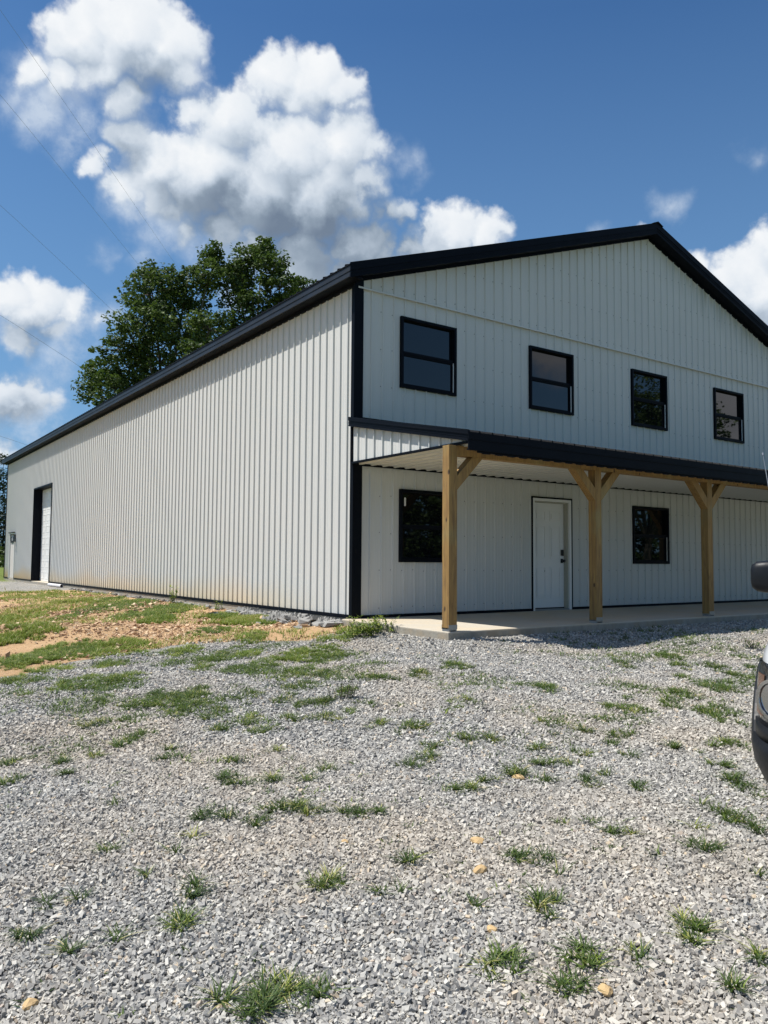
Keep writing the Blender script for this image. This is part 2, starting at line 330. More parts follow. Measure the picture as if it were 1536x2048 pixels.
# ---------------------------------------------------------------- helpers
def tag(o, label=None, cat=None, group=None, kind=None):
    if label: o['label'] = label
    if cat: o['category'] = cat
    if group: o['group'] = group
    if kind: o['kind'] = kind
    return o
def empty(name, loc, label, cat, group=None, rz=0.0):
    o = bpy.data.objects.new(name, None); COL.objects.link(o); o.location = loc; o.rotation_euler = (0, 0, rz)
    return tag(o, label, cat, group)
class MB:
    def __init__(s): s.v = []; s.f = []
    def add(s, vs, fs):
        o = len(s.v); s.v += [tuple(p) for p in vs]; s.f += [tuple(o + i for i in f) for f in fs]; return s
    def quad(s, a, b, c, d): return s.add([a, b, c, d], [(0, 1, 2, 3)])
    def hexa(s, p):      # 4 bottom points (ccw from above) then 4 top points
        return s.add(p, [(3, 2, 1, 0), (4, 5, 6, 7), (0, 1, 5, 4), (1, 2, 6, 5), (2, 3, 7, 6), (3, 0, 4, 7)])
    def box(s, x0, x1, y0, y1, z0, z1):
        return s.hexa([(x0, y0, z0), (x1, y0, z0), (x1, y1, z0), (x0, y1, z0), (x0, y0, z1), (x1, y0, z1), (x1, y1, z1), (x0, y1, z1)])
    def tube(s, pts, rad, n=8, cap=True):
        pts = [Vector(p) for p in pts]; rings = []
        for i, p in enumerate(pts):
            t = (pts[min(i + 1, len(pts) - 1)] - pts[max(i - 1, 0)]).normalized()
            a = t.cross(Vector((0, 0, 1)));
            if a.length < 1e-3: a = t.cross(Vector((0, 1, 0)))
            a.normalize(); b = t.cross(a); r = rad[i] if isinstance(rad, (list, tuple)) else rad
            rings.append([p + (a * math.cos(2 * math.pi * k / n) + b * math.sin(2 * math.pi * k / n)) * r for k in range(n)])
        vs = [q for rg in rings for q in rg]; fs = []
        for i in range(len(pts) - 1):
            for k in range(n): fs.append((i * n + k, i * n + (k + 1) % n, (i + 1) * n + (k + 1) % n, (i + 1) * n + k))
        if cap: fs += [tuple(range(n))[::-1], tuple((len(pts) - 1) * n + k for k in range(n))]
        return s.add(vs, fs)
    def build(s, name, mat, parent=None, smooth=False, bevel=0.0, seg=2):
        me = bpy.data.meshes.new(name); me.from_pydata(s.v, [], s.f); me.update()
        o = bpy.data.objects.new(name, me); COL.objects.link(o); me.materials.append(mat)
        if parent is not None: o.parent = parent
        if smooth: me.shade_smooth()
        if bevel:
            b = o.modifiers.new('bevel', 'BEVEL'); b.width = bevel; b.segments = seg; b.limit_method = 'ANGLE'; b.angle_limit = math.radians(40)
        return o
def npmesh(name, V, F, mat, parent=None, rnd=None, smooth=False, loc=(0, 0, 0)):
    """V (n,3), F (m,k) arrays; rnd per-vertex attribute"""
    me = bpy.data.meshes.new(name); n, m, k = len(V), len(F), F.shape[1]
    me.vertices.add(n); me.vertices.foreach_set('co', np.ascontiguousarray(V, np.float32).ravel())
    me.loops.add(m * k); me.loops.foreach_set('vertex_index', np.ascontiguousarray(F, np.int32).ravel())
    me.polygons.add(m); me.polygons.foreach_set('loop_start', np.arange(0, m * k, k, dtype=np.int32)); me.polygons.foreach_set('loop_total', np.full(m, k, np.int32))
    me.update(calc_edges=True)
    if rnd is not None:
        a = me.attributes.new('rnd', 'FLOAT', 'POINT'); a.data.foreach_set('value', np.ascontiguousarray(rnd, np.float32))
    if smooth: me.shade_smooth()
    else: me.shade_flat()
    o = bpy.data.objects.new(name, me); COL.objects.link(o); me.materials.append(mat); o.location = loc
    if parent is not None: o.parent = parent
    return o

def vnoise(x,y,s,seed=0):
    x=np.asarray(x,float)/s; y=np.asarray(y,float)/s
    xi=np.floor(x); yi=np.floor(y); fx=x-xi; fy=y-yi
    fx=fx*fx*(3-2*fx); fy=fy*fy*(3-2*fy)
    def h(a,b):
        v=np.sin(a*127.1+b*311.7+seed*74.7)*43758.5453
        return v-np.floor(v)
    return (h(xi,yi)*(1-fx)*(1-fy)+h(xi+1,yi)*fx*(1-fy)+h(xi,yi+1)*(1-fx)*fy+h(xi+1,yi+1)*fx*fy)*2-1
def terrain(x,y):
    x=np.asarray(x,float); y=np.asarray(y,float)
    dx=np.maximum(np.maximum(-x-.2,x-15.5),0); dy=np.maximum(np.maximum(-2.65-y,y-30.5),0)
    d=np.hypot(dx,dy)
    sl=.056-.032*np.clip((y-2)/14,0,1)
    dd=14*np.tanh(d/14)*1.12
    z=-.105-sl*dd
    k=np.clip(d/.8,0,1)
    z+=k*(.035*vnoise(x,y,2.3,1)+.018*vnoise(x,y,.9,2)+.008*vnoise(x,y,.35,3))
    # dip in the gravel before the porch, clay spoil ridge on the left
    z-=.07*np.exp(-((x-1.9)/1.0)**2-((y+3.9)/.6)**2)
    r=np.exp(-((y-(3.4-.55*(x+5)))/1.3)**2)*np.clip((-x-1.2)/2,0,1)*np.clip((x+13)/3,0,1)
    z+=r*(.13+.05*vnoise(x,y,.6,5)+.03*vnoise(x,y,.22,6))
    z+=.16*np.clip((y-29)/6,0,1)*np.clip((d-1)/4,0,1)*4
    return z


# ---------------------------------------------------------------- ground
BX = np.array([-14, -5.22, -4.93, -4.36, -3.43, -2.83, -2.33, -1.77, -1.45, -1.10, -0.5, 0.2, 1.0]); BY = np.array([-0.9, -0.93, -1.01, -0.41, 0.04, 0.25, 0.0, -0.45, -0.75, -0.85, -0.7, -0.6, -0.6])
def clay_mask(x, y):
    e = np.interp(x, BX, BY)
    m = np.clip((y - e) / 0.5 + 0.5, 0, 1) * np.clip((2.2 - x) / 0.5 + 0.5, 0, 1)
    far = np.clip((16.6 + 0.15 * x - y) / 0.8 + 0.5, 0, 1)              # gravel pad before the garage door
    pad = np.clip((x + 9) / 1.0, 0, 1)
    behind = np.clip((y - 29) / 2, 0, 1)
    return np.maximum(m * (1 - pad * (1 - far)), behind)
def turf_mask(x, y):
    d = np.hypot(x - 2, y)
    t = np.where(y > 0, np.clip((d - 24) / 8, 0, 1), np.clip((d - 34) / 8, 0, 1)); t = np.maximum(t, np.clip((-13.5 - y) / 3, 0, 1))  # unseen turf behind the camera is added to darken the ground's bounce light
    return np.maximum(t, 0.30 * clay_mask(x, y) * np.clip((y - 0.5) / 2, 0, 1))
def axis(lo, hi, st, far):
    a = list(np.arange(lo, hi + st / 2, st)); s = st; x = hi
    while x < far: s *= 1.35; x += s; a.append(x)
    s = st; x = lo
    while x > -far: s *= 1.35; x -= s; a.insert(0, x)
    return np.array(a)
gx = axis(-14, 17, 0.09, 1500); gy = axis(-13, 20, 0.09, 1500)
GX, GY = np.meshgrid(gx, gy); GZ = terrain(GX, GY)
ins = (GX > 0.3) & (GX < 15.0) & (GY > -2.3) & (GY < 30.2); GZ = np.where(ins, -0.5, GZ)
V = np.stack([GX, GY, GZ], -1).reshape(-1, 3); nx, ny = len(gx), len(gy)
idx = np.arange(nx * ny).reshape(ny, nx)
F = np.stack([idx[:-1, :-1], idx[:-1, 1:], idx[1:, 1:], idx[1:, :-1]], -1).reshape(-1, 4)
ground = npmesh('ground', V, F, ground_mat(), smooth=True)
for nm, fn in (('clay', clay_mask), ('turf', turf_mask)):
    a = ground.data.attributes.new(nm, 'FLOAT', 'POINT'); a.data.foreach_set('value', fn(GX, GY).astype(np.float32).ravel())
tag(ground, kind='structure')

# ---------------------------------------------------------------- building
bld = empty('steel_barn', (0, 0, 0), 'long white ribbed steel barn with black roof trim and a timber post porch', 'barn')
P = 0.2286
def profile(s0, a, b):
    pts = []
    k0 = int(math.floor((a - s0) / P)) - 1; k1 = int(math.ceil((b - s0) / P)) + 1
    for k in range(k0, k1 + 1):
        c = s0 + k * P
        pts += [(c - .018, 0), (c - .008, .026), (c + .008, .026), (c + .018, 0)]
        for m in (.076, .1526):
            pts += [(c + m - .011, 0), (c + m - .006, .0022), (c + m + .006, .0022), (c + m + .011, 0)]
    return pts
def hgt(pts, s): return float(np.interp(s, [p[0] for p in pts], [p[1] for p in pts]))
def ribbed(mb, s0, a, b, zb, zt, place, openings=(), extra=()):
    """ribbed sheet: s runs along it, place(s, z, h) -> point, zt may be a function of s"""
    pts = profile(s0, a, b); xs = [p[0] for p in pts if a < p[0] < b] + [a, b] + [x for x in extra]
    for (o0, o1, _, _) in openings: xs += [o0, o1]
    xs = sorted(set(round(x, 5) for x in xs)); zf = zt if callable(zt) else (lambda s: zt); zbf = zb if callable(zb) else (lambda s: zb)
    P0 = [p[0] for p in pts]; P1 = [p[1] for p in pts]
    for u, v in zip(xs[:-1], xs[1:]):
        hu, hv = np.interp(u, P0, P1), np.interp(v, P0, P1); mid = (u + v) / 2
        segs = [(zbf(u), zbf(v), None)]
        cuts = sorted([(z0, z1) for (o0, o1, z0, z1) in openings if o0 < mid < o1])
        lo = (zbf(u), zbf(v))
        for (z0, z1) in cuts:
            if z0 > max(lo): mb.quad(place(u, lo[0], hu), place(v, lo[1], hv), place(v, z0, hv), place(u, z0, hu))
            lo = (z1, z1)
        mb.quad(place(u, lo[0], hu), place(v, lo[1], hv), place(v, zf(v), hv), place(u, zf(u), hu))
    return mb
WZ0, WZ1 = 3.83, 5.04
WINU = [(0.90, 2.11), (3.945, 5.155), (6.99, 8.20), (10.03, 11.24), (13.07, 14.28)]
WINL = [(0.90, 2.11), (6.975, 8.195)]
DOOR = (4.00, 5.06, 0.0, 2.13)
GAR = (21.10, 24.25, 0.0, 3.74)
MAN = (28.15, 29.3, 0.0, 2.02)
def zroof(x): return 5.70 + 0.339 * (x if x <= 7.62 else 15.24 - x)
opF = [(a, b, WZ0, WZ1) for a, b in WINU] + [(a, b, 0.90, 2.11) for a, b in WINL] + [DOOR]
mb = MB(); ribbed(mb, 0.3143, 0.0, 15.24, 0.0, lambda s: zroof(s) - 0.1, lambda s, z, h: (s, -h, z), opF, extra=(7.62,))
mb.build('front_wall', MW, bld)
mb = MB(); ribbed(mb, 0.1948, 0.0, 30.48, 0.0, 5.52, lambda s, z, h: (-h, s, z), [GAR, MAN])
mb.build('side_wall', MW, bld)
mb = MB(); ribbed(mb, 0.1948, 0.0, 30.48, -0.1, 5.52, lambda s, z, h: (15.24 + h, s, z)); mb.build('side_wall', MW, bld)
mb = MB(); ribbed(mb, 0.3143, 0.0, 15.24, -0.1, lambda s: zroof(s) - 0.1, lambda s, z, h: (s, 30.48 + h, z), extra=(7.62,)); mb.build('rear_wall', MW, bld)
# unseen dark box added inside so that no light passes through the openings
mb = MB(); mb.box(0.45, 14.8, 0.5, 30.0, -0.3, 5.0); mb.build('light_block', MDARK, bld)
# screws
rng = random.Random(4)
mb = MB()
def screw(mb, c, n):
    n = Vector(n); a = n.cross(Vector((0, 0, 1))).normalized(); b = n.cross(a); r = .0085
    vs = [Vector(c) + (a * math.cos(t) + b * math.sin(t)) * r for t in [i * math.pi / 3 for i in range(6)]]
    vs2 = [v + n * .006 for v in vs]
    mb.add(vs + vs2, [(6, 7, 8, 9, 10, 11)] + [(i, (i + 1) % 6, 6 + (i + 1) % 6, 6 + i) for i in range(6)])
rows = [0.16, 0.76, 1.37, 1.98, 2.58, 3.19, 3.80, 4.42, 5.03]
for k in range(-1, 134):
    for z in rows + [5.33]:
        s = 0.1948 + k * P + 0.036
        if 0.02 < s < 30.4 and not (GAR[0] - .1 < s < GAR[1] + .1 and z < 3.9) and not (MAN[0] - .1 < s < MAN[1] + .1 and z < 2.1):
            screw(mb, (0, s, z + rng.uniform(-.012, .012)), (-1, 0, 0))
for k in range(0, 66):
    s = 0.3143 + k * P - 0.036
    if k == 0: continue
    for z in rows + [5.48, 6.1, 6.7, 7.3, 7.9]:
        if z > zroof(s) - 0.35 or (2.45 < z < 3.3): continue
        if any(o0 - .08 < s < o1 + .08 and z0 - .08 < z < z1 + .08 for (o0, o1, z0, z1) in opF): continue
        screw(mb, (s, 0, z + rng.uniform(-.012, .012)), (0, -1, 0))
tag(mb.build('screw', MSCR, bld), kind='stuff')
# corner trims, base trim, frieze trims, flashing
def ctrim(name, x, y, sx, sy, z0, z1):
    m = MB(); w, t = .135, .042
    m.box(min(x - sx * .0, x + sx * w), max(x, x + sx * w), min(y, y - sy * t), max(y, y - sy * t), z0, z1) if False else None
    fx = [x - sx * t, x + sx * w]; fy = [y - sy * t, y + sy * .001]
    m.box(min(fx), max(fx), min(fy), max(fy), z0, z1)
    fx = [x - sx * t, x + sx * .001]; fy = [y + sy * .001, y + sy * w * .33]
    m.box(min(fx), max(fx), min(fy), max(fy), z0, z1)
    m.build(name, MBLK, bld)
ctrim('corner_trim', 0, 0, 1, 1, 0.0, 5.50); ctrim('corner_trim', 15.24, 0, -1, 1, 0.0, 5.50)
ctrim('corner_trim', 0, 30.48, 1, -1, 0.0, 5.50); ctrim('corner_trim', 15.24, 30.48, -1, -1, 0.0, 5.50)
mb = MB()
mb.box(.135, DOOR[0] - .03, -.042, 0, 0.0, 0.045); mb.box(DOOR[1] + .03, 15.1, -.042, 0, 0.0, 0.045)
mb.build('base_trim', MBLK, bld)
mb = MB(); mb.box(-.042, 0, .045, GAR[0] - .06, 0.0, 0.055); mb.box(-.042, 0, GAR[1] + .06, MAN[0] - .05, 0.0, 0.04); mb.box(-.042, 0, MAN[1] + .05, 30.43, 0.0, .04)
mb.build('base_trim', MBLK, bld)
mb = MB(); mb.box(-.042, 0, .05, 30.43, 5.365, 5.43); mb.build('frieze_trim', MBLK, bld)
mb = MB()
for x0, x1 in ((0.0, 7.62), (7.62, 15.24)):
    a, b = zroof(x0) - .255, zroof(x1) - .255
    mb.hexa([(x0, -.030, a), (x1, -.030, b), (x1, 0, b), (x0, 0, a), (x0, -.030, a + .06), (x1, -.030, b + .06), (x1, 0, b + .06), (x0, 0, a + .06)])
mb.build('frieze_trim', MBLK, bld)
mb = MB(); mb.box(.03, 15.21, -.048, 0, 5.352, 5.376); mb.box(.03, 15.21, -.054, -.048, 5.345, 5.36); mb.build('flashing_strip', MW, bld)
# foundation and porch slab
mb = MB(); mb.box(-.025, 15.265, 0.0, GAR[0] + 0, -.5, -.003); mb.box(-.025, 15.265, GAR[0], 30.5, -.5, -.004)
mb.build('foundation', MCON, bld, bevel=.006)
mb = MB(); mb.box(-.20, 15.45, -2.62, -0.001, -.5, -.001); mb.build('porch_slab', MCON, bld, bevel=.012)
# roof: deck, ribbed sheets, fascias
def slope_slab(m, xs, y0, y1, dz0, dz1):
    for x0, x1 in zip(xs[:-1], xs[1:]):
        m.hexa([(x0, y0, zroof(x0) + dz0), (x1, y0, zroof(x1) + dz0), (x1, y1, zroof(x1) + dz0), (x0, y1, zroof(x0) + dz0),
                (x0, y0, zroof(x0) + dz1), (x1, y0, zroof(x1) + dz1), (x1, y1, zroof(x1) + dz1), (x0, y1, zroof(x0) + dz1)])
mb = MB(); slope_slab(mb, [-.245, 7.62, 15.485], -.235, 30.71, -.20, -.02); mb.build('roof_deck', MBLK, bld)
mb = MB()
for sgn in (0, 1):
    pr = [p for p in profile(0.10, -.275, 30.75) if -.275 < p[0] < 30.75]
    pr = [(-.275, 0)] + pr + [(30.75, 0)]
    xa, xb = (-.285, 7.62) if sgn == 0 else (15.525, 7.62)
    for (u, hu), (v, hv) in zip(pr[:-1], pr[1:]):
        mb.quad((xa, u, zroof(xa) + hu + .004), (xb, u, zroof(xb) + hu + .004), (xb, v, zroof(xb) + hv + .004), (xa, v, zroof(xa) + hv + .004))
        mb.quad((xa, u, zroof(xa) - .015), (xa, v, zroof(xa) - .015), (xa, v, zroof(xa) + hv + .004), (xa, u, zroof(xa) + hu + .004))
mb.build('roof_sheet', MROOF, bld)
mb = MB(); mb.hexa([(7.45, -.30, zroof(7.45) + .022), (7.62, -.30, zroof(7.62) + .022), (7.62, 30.78, zroof(7.62) + .022), (7.45, 30.78, zroof(7.45) + .022), (7.45, -.30, zroof(7.45) + .034), (7.62, -.30, zroof(7.62) + .045), (7.62, 30.78, zroof(7.62) + .045), (7.45, 30.78, zroof(7.45) + .034)])
mb.hexa([(7.62, -.30, zroof(7.62) + .022), (7.79, -.30, zroof(7.79) + .022), (7.79, 30.78, zroof(7.79) + .022), (7.62, 30.78, zroof(7.62) + .022), (7.62, -.30, zroof(7.62) + .045), (7.79, -.30, zroof(7.79) + .034), (7.79, 30.78, zroof(7.79) + .034), (7.62, 30.78, zroof(7.62) + .045)])
mb.build('ridge_cap', MROOF, bld)
for yy0, yy1 in ((-.258, -.2355), (30.7105, 30.733)):
    mb = MB(); slope_slab(mb, [-.262, 7.62, 15.502], yy0, yy1, -.215, -.02)
    yb = (yy0 - .018, yy0) if yy0 < 0 else (yy1, yy1 + .018)
    slope_slab(mb, [-.275, 7.62, 15.515], yb[0], yb[1], -.105, .024)
    yb2 = (yy0 - .007, yy0) if yy0 < 0 else (yy1, yy1 + .007)
    slope_slab(mb, [-.262, 7.62, 15.502], yb2[0], yb2[1], -.150, -.106)
    mb.build('rake_trim', MBLK, bld)
for sx in (0, 1):
    m = MB()
    X = (lambda x: x) if sx == 0 else (lambda x: 15.24 - x)
    def bx(a, b, y0, y1, z0, z1): m.box(min(X(a), X(b)), max(X(a), X(b)), y0, y1, z0, z1)
    bx(-.262, -.2455, -.235, 30.71, 5.415, 5.575)
    bx(-.272, -.262, -.255, 30.73, 5.50, 5.59)
    bx(-.266, -.262, -.235, 30.71, 5.415, 5.44)
    m.build('eave_fascia', MFAS, bld)
    m = MB(); bx(-.2455, -.0, -.235, 30.71, 5.425, 5.44); m.build('eave_soffit', MBLK, bld)

# windows
def window(x0, x1, z0, z1, up=True, sticker=False):
    m = MB(); t = .048
    def fr(a, b, c, d, w, y0, y1):
        m.box(a, a + w, y0, y1, c, d); m.box(b - w, b, y0, y1, c, d); m.box(a + w, b - w, y0, y1, d - w, d); m.box(a + w, b - w, y0, y1, c, c + w)
    e = .004
    fr(x0 - e, x1 + e, z0 - e, z1 + e, t, -.052, .05)
    zm = (z0 + z1) / 2
    m.box(x0 + t, x1 - t, -.020, .028, zm - .022, zm + .022)
    fr(x0 + t, x1 - t, z0 + t, zm - .022, .030, -.012, .022)
    f = m.build('window_frame', MBLK, bld, bevel=.003)
    for za, zb_, y in ((z0 + t + .03, zm - .022, .012), (zm + .022, z1 - t, .030)):
        p = MB(); p.box(x0 + t - .001, x1 - t + .001, y, y + .004, za, zb_); p.build('pane', MGL, f)
    s = MB(); s.box(x1 - t - .011, x1 - t, -.028, -.014, z0 + t + .01, zm - .03); s.build('pale_strip', MWHT, f)  # thin pale strip at the right of the lower sash
    if sticker:
        s = MB(); s.box(x0 + .13, x0 + .165, .026, .029, z1 - .27, z1 - .13); s.build('sticker', MWHT, f)
        s = MB(); s.box(x0 + .07, x0 + .26, .003, .006, zm - .018, zm - .006); s.box(x0 + .52, x1 - .1, .003, .006, zm - .018, zm - .002)
    return f
for a, b in WINU: window(a, b, WZ0, WZ1)
window(*WINL[0], 0.90, 2.11, sticker=True); window(*WINL[1], 0.90, 2.11)

# entrance door
x0, x1, z0, z1 = DOOR
m = MB(); m.box(x0 - .03, x0, -.046, .02, 0, z1 + .03); m.box(x1, x1 + .03, -.046, .02, 0, z1 + .03); m.box(x0, x1, -.046, .02, z1, z1 + .03)
m.build('door_surround', MBLK, bld)
m = MB(); m.box(x0, x0 + .05, -.044, .0, .0, z1); m.box(x1 - .05, x1, -.044, .0, 0, z1); m.box(x0 + .05, x1 - .05, -.044, .0, z1 - .05, z1)
frame = m.build('door_frame', MWHT, bld, bevel=.003)
m = MB(); m.box(x0 + .05, x0 + .065, 0, .13, 0, z1 - .05); m.box(x1 - .08, x1 - .05, 0, .13, 0, z1 - .05); m.box(x0 + .065, x1 - .08, 0, .13, z1 - .07, z1 - .05)
m.build('jamb', MJAMB, frame)
m = MB(); m.box(x0 + .05, x1 - .05, -.02, .12, .0, .022); m.build('threshold', MGALV, frame)
dx0, dx1, dz0, dz1 = x0 + .068, x1 - .083, .045, z1 - .072
m = MB(); YD = .085
m.box(dx0, dx1, YD, YD + .04, dz0, dz1)
pw = (dx1 - dx0); cols = [(dx0 + .105, dx0 + pw / 2 - .06), (dx0 + pw / 2 + .06, dx1 - .105)]
for ca, cb in cols:
    for za, zb_ in ((.22, .83), (.98, 1.62), (1.71, 1.90)):
        w = .022
        for (a, b, c, d, yy) in ((ca, ca + w, za, zb_, .012), (cb - w, cb, za, zb_, .012), (ca + w, cb - w, zb_ - w, zb_, .012), (ca + w, cb - w, za, za + w, .012), (ca + .045, cb - .045, za + .045, zb_ - .045, .012)):
            m.box(a, b, YD - yy, YD, c, d)
door = m.build('door', MWHT, bld, bevel=.002)
m = MB(); m.box(dx1 - .095, dx1 - .03, YD - .03, YD, 1.04, 1.16); m.build('keypad_lock', MHARD, door, bevel=.006)
m = MB(); m.box(dx1 - .09, dx1 - .035, YD - .012, YD, .90, .985)
m.tube([(dx1 - .062, YD - .01, .942), (dx1 - .062, YD - .045, .942)], [.016, .016], 12)
m.tube([(dx1 - .062, YD - .04, .942), (dx1 - .062, YD - .055, .942), (dx1 - .062, YD - .075, .942), (dx1 - .062, YD - .085, .942)], [.018, .031, .029, .012], 14)
m.build('door_knob', MHARD, door)
m = MB(); m.box(cols[0][1] - .035, cols[0][1] - .02, YD - .0105, YD - .0085, .735, .755); m.build('scuff', MHARD, door)
m = MB(); m.box(dx0, dx1, YD - .005, YD + .02, .024, .044); m.build('door_sweep', MHARD, door)

# porch roof
def zp(y): return 3.19 + 0.2034 * y
mb = MB()
pr = [p for p in profile(0.3143, -.12, 15.36) if -.12 < p[0] < 15.36]; pr = [(-.12, 0)] + pr + [(15.36, 0)]
yb = -2.905
for (u, hu), (v, hv) in zip(pr[:-1], pr[1:]):
    mb.quad((u, yb, zp(yb) + hu), (v, yb, zp(yb) + hv), (v, 0, zp(0) + hv), (u, 0, zp(0) + hu))
    mb.quad((u, yb, zp(yb) - .02), (v, yb, zp(yb) - .02), (v, yb, zp(yb) + hv), (u, yb, zp(yb) + hu))
porch = mb.build('porch_roof', MROOF, bld)
mb = MB(); mb.hexa([(-.08, -2.87, zp(-2.87) - .10), (15.32, -2.87, zp(-2.87) - .10), (15.32, 0, zp(0) - .10), (-.08, 0, zp(0) - .10), (-.08, -2.87, zp(-2.87) - .005), (15.32, -2.87, zp(-2.87) - .005), (15.32, 0, zp(0) - .005), (-.08, 0, zp(0) - .005)])
mb.build('porch_deck', MBLK, porch)
mb = MB(); mb.box(.0, 15.24, -.075, -.0, zp(0) - .02, zp(0) + .035); mb.build('wall_flashing', MBLK, porch)
for sx in (0, 1):
    X = (lambda x: x) if sx == 0 else (lambda x: 15.24 - x)
    m = MB()
    def sl(xa, xb, d0, d1, ya=-2.90, yb2=0.0):
        a, b = sorted((X(xa), X(xb)))
        m.hexa([(a, ya, zp(ya) + d0), (b, ya, zp(ya) + d0), (b, yb2, zp(yb2) + d0), (a, yb2, zp(yb2) + d0), (a, ya, zp(ya) + d1), (b, ya, zp(ya) + d1), (b, yb2, zp(yb2) + d1), (a, yb2, zp(yb2) + d1)])
    sl(-.105, -.0805, -.125, .022); sl(-.118, -.105, -.035, .028, -2.91); sl(-.110, -.105, -.075, -.065); sl(-.112, -.105, -.125, -.108)
    m.build('porch_rake_trim', MBLK, porch)
    m = MB(); ribbed(m, -0.19, -2.86, -.0, 2.49, lambda s: zp(s) - .12, (lambda s, z, h: (-.038 - h, s, z)) if sx == 0 else (lambda s, z, h: (15.285 + h, s, z)))
    m.build('porch_gable_panel', MW, porch)
    m = MB(); a, b = sorted((X(-.072), X(-.02))); m.box(a, b, -2.875, -.001, 2.462, 2.492); m.build('porch_gable_edge', MBLK, porch)
    if sx == 0:
        m = MB(); m.box(-.072, -.031, -.03, .0, 2.49, 3.06); m.build('porch_gable_edge', MBLK, porch)
mb = MB(); mb.box(-.105, 15.345, -2.905, -2.885, 2.365, 2.575); mb.box(-.115, 15.355, -2.915, -2.905, 2.50, 2.592); mb.box(-.105, 15.345, -2.885, -2.86, 2.365, 2.38)
mb.build('porch_fascia', MBLK, porch)
mb = MB(); cz = 2.478
pr = [p for p in profile(0.3143, -.02, 15.26) if -.02 < p[0] < 15.26]; pr = [(-.02, 0)] + pr + [(15.26, 0)]
for (u, hu), (v, hv) in zip(pr[:-1], pr[1:]):
    mb.quad((u, -2.86, cz - hu), (u, -.03, cz - hu), (v, -.03, cz - hv), (v, -2.86, cz - hv))
mb.build('porch_ceiling', MCEIL, porch)
mb = MB(); mb.box(.135, 15.1, -.05, -.021, 2.440, 2.462); mb.box(.135, 15.1, -.03, 0, 2.462, 2.50); mb.build('ceiling_trim', MBLK, porch)
mb = MB()
for k in range(0, 67):
    c = 0.3143 + (k - .5) * P
    zz_ = [(c - .11, 2.345), (c - .03, 2.345), (c - .015, 2.334), (c + .10, 2.334)]
    for (u, a), (v, b) in zip(zz_, zz_[1:] + [(c + P - .11, 2.345)]): mb.hexa([(u, -2.872, a), (v, -2.872, b), (v, -2.84, b), (u, -2.84, a), (u, -2.872, 2.366), (v, -2.872, 2.366), (v, -2.84, 2.366), (u, -2.84, 2.366)])
mb.build('closure_strip', MBLK, porch)
posts = [-.115, 2.785, 5.725, 8.67, 11.62, 15.28]
YP0, YP1 = -2.605, -2.465
beams = MB()
for i, (a, b) in enumerate(zip(posts[:-1], posts[1:])):
    beams.box(a + .0705, b - .0705, YP0 + .004, YP1 - .004, 2.325, 2.455)
beam = beams.build('beam', MWOOD, bld)
for i, c in enumerate(posts):
    m = MB(); m.box(c - .07, c + .07, YP0, YP1, .045, 2.456); po = m.build('post', MWOOD, bld, bevel=.004)
    m = MB(); m.box(c - .068, c + .068, YP0 + .003, YP1 - .003, .018, .028)
    m.box(c - .068, c - .05, YP0 + .003, YP1 - .003, 0, .018); m.box(c + .05, c + .068, YP0 + .003, YP1 - .003, 0, .018)
    m.box(c - .073, c + .073, YP0 - .003, YP0 - .0005, .028, .085); m.box(c - .073, c + .073, YP1 + .0005, YP1 + .003, .028, .085)
    m.build('post_base', MGALV, po)
    for sg in (-1, 1):
        if (i == 0 and sg < 0) or (i == len(posts) - 1 and sg > 0): continue
        w = .135; xa = c + sg * .071
        za, zb_ = 1.86, 2.324
        y0, y1 = YP0 + .003, YP1 - .003
        dx = (zb_ - za); ww = w * 1.414
        pl_ = [(xa, za), (xa + sg * dx, zb_), (xa + sg * (dx - ww), zb_), (xa, za + ww)]
        if sg > 0: pl_ = pl_[::1]
        vs = [(x, y0, z) for x, z in pl_] + [(x, y1, z) for x, z in pl_]
        fs = [(0, 1, 2, 3), (7, 6, 5, 4), (0, 4, 5, 1), (1, 5, 6, 2), (2, 6, 7, 3), (3, 7, 4, 0)]
        if sg < 0: fs = [f[::-1] for f in fs]
        MB().add(vs, fs).build('brace', MWOOD, po, bevel=.003)

# garage door
y0, y1, z0, z1 = GAR
m = MB(); m.box(-.046, .30, y0 - .055, y0, -.002, z1 + .055); m.box(-.046, .30, y1, y1 + .055, -.002, z1 + .055); m.box(-.046, .30, y0, y1, z1, z1 + .055)
gs = m.build('garage_door_surround', MBLK, bld)
m = MB(); n = 8; hs = (z1 - .01) / n
for k in range(n):
    zb_ = k * hs; m.box(.30, .34, y0, y1, zb_ + .004, zb_ + hs - .004)
    npan = 4
    for j in range(npan):
        a = y0 + (y1 - y0) * j / npan + .10; b = y0 + (y1 - y0) * (j + 1) / npan - .10
        for (ya, yb3, za, zc_) in ((a, b, zb_ + .10, zb_ + .115), (a, b, zb_ + hs - .115, zb_ + hs - .10), (a, a + .015, zb_ + .115, zb_ + hs - .115), (b - .015, b, zb_ + .115, zb_ + hs - .115)):
            m.box(.292, .30, ya, yb3, za, zc_)
m.box(.31, .33, y0, y1, 0, z1)
gd = m.build('garage_door', MWHT, bld)
m = MB(); m.box(.27, .292, y0 + .32, y0 + .36, 1.25, 1.42); m.build('garage_door_handle', MHARD, gd)
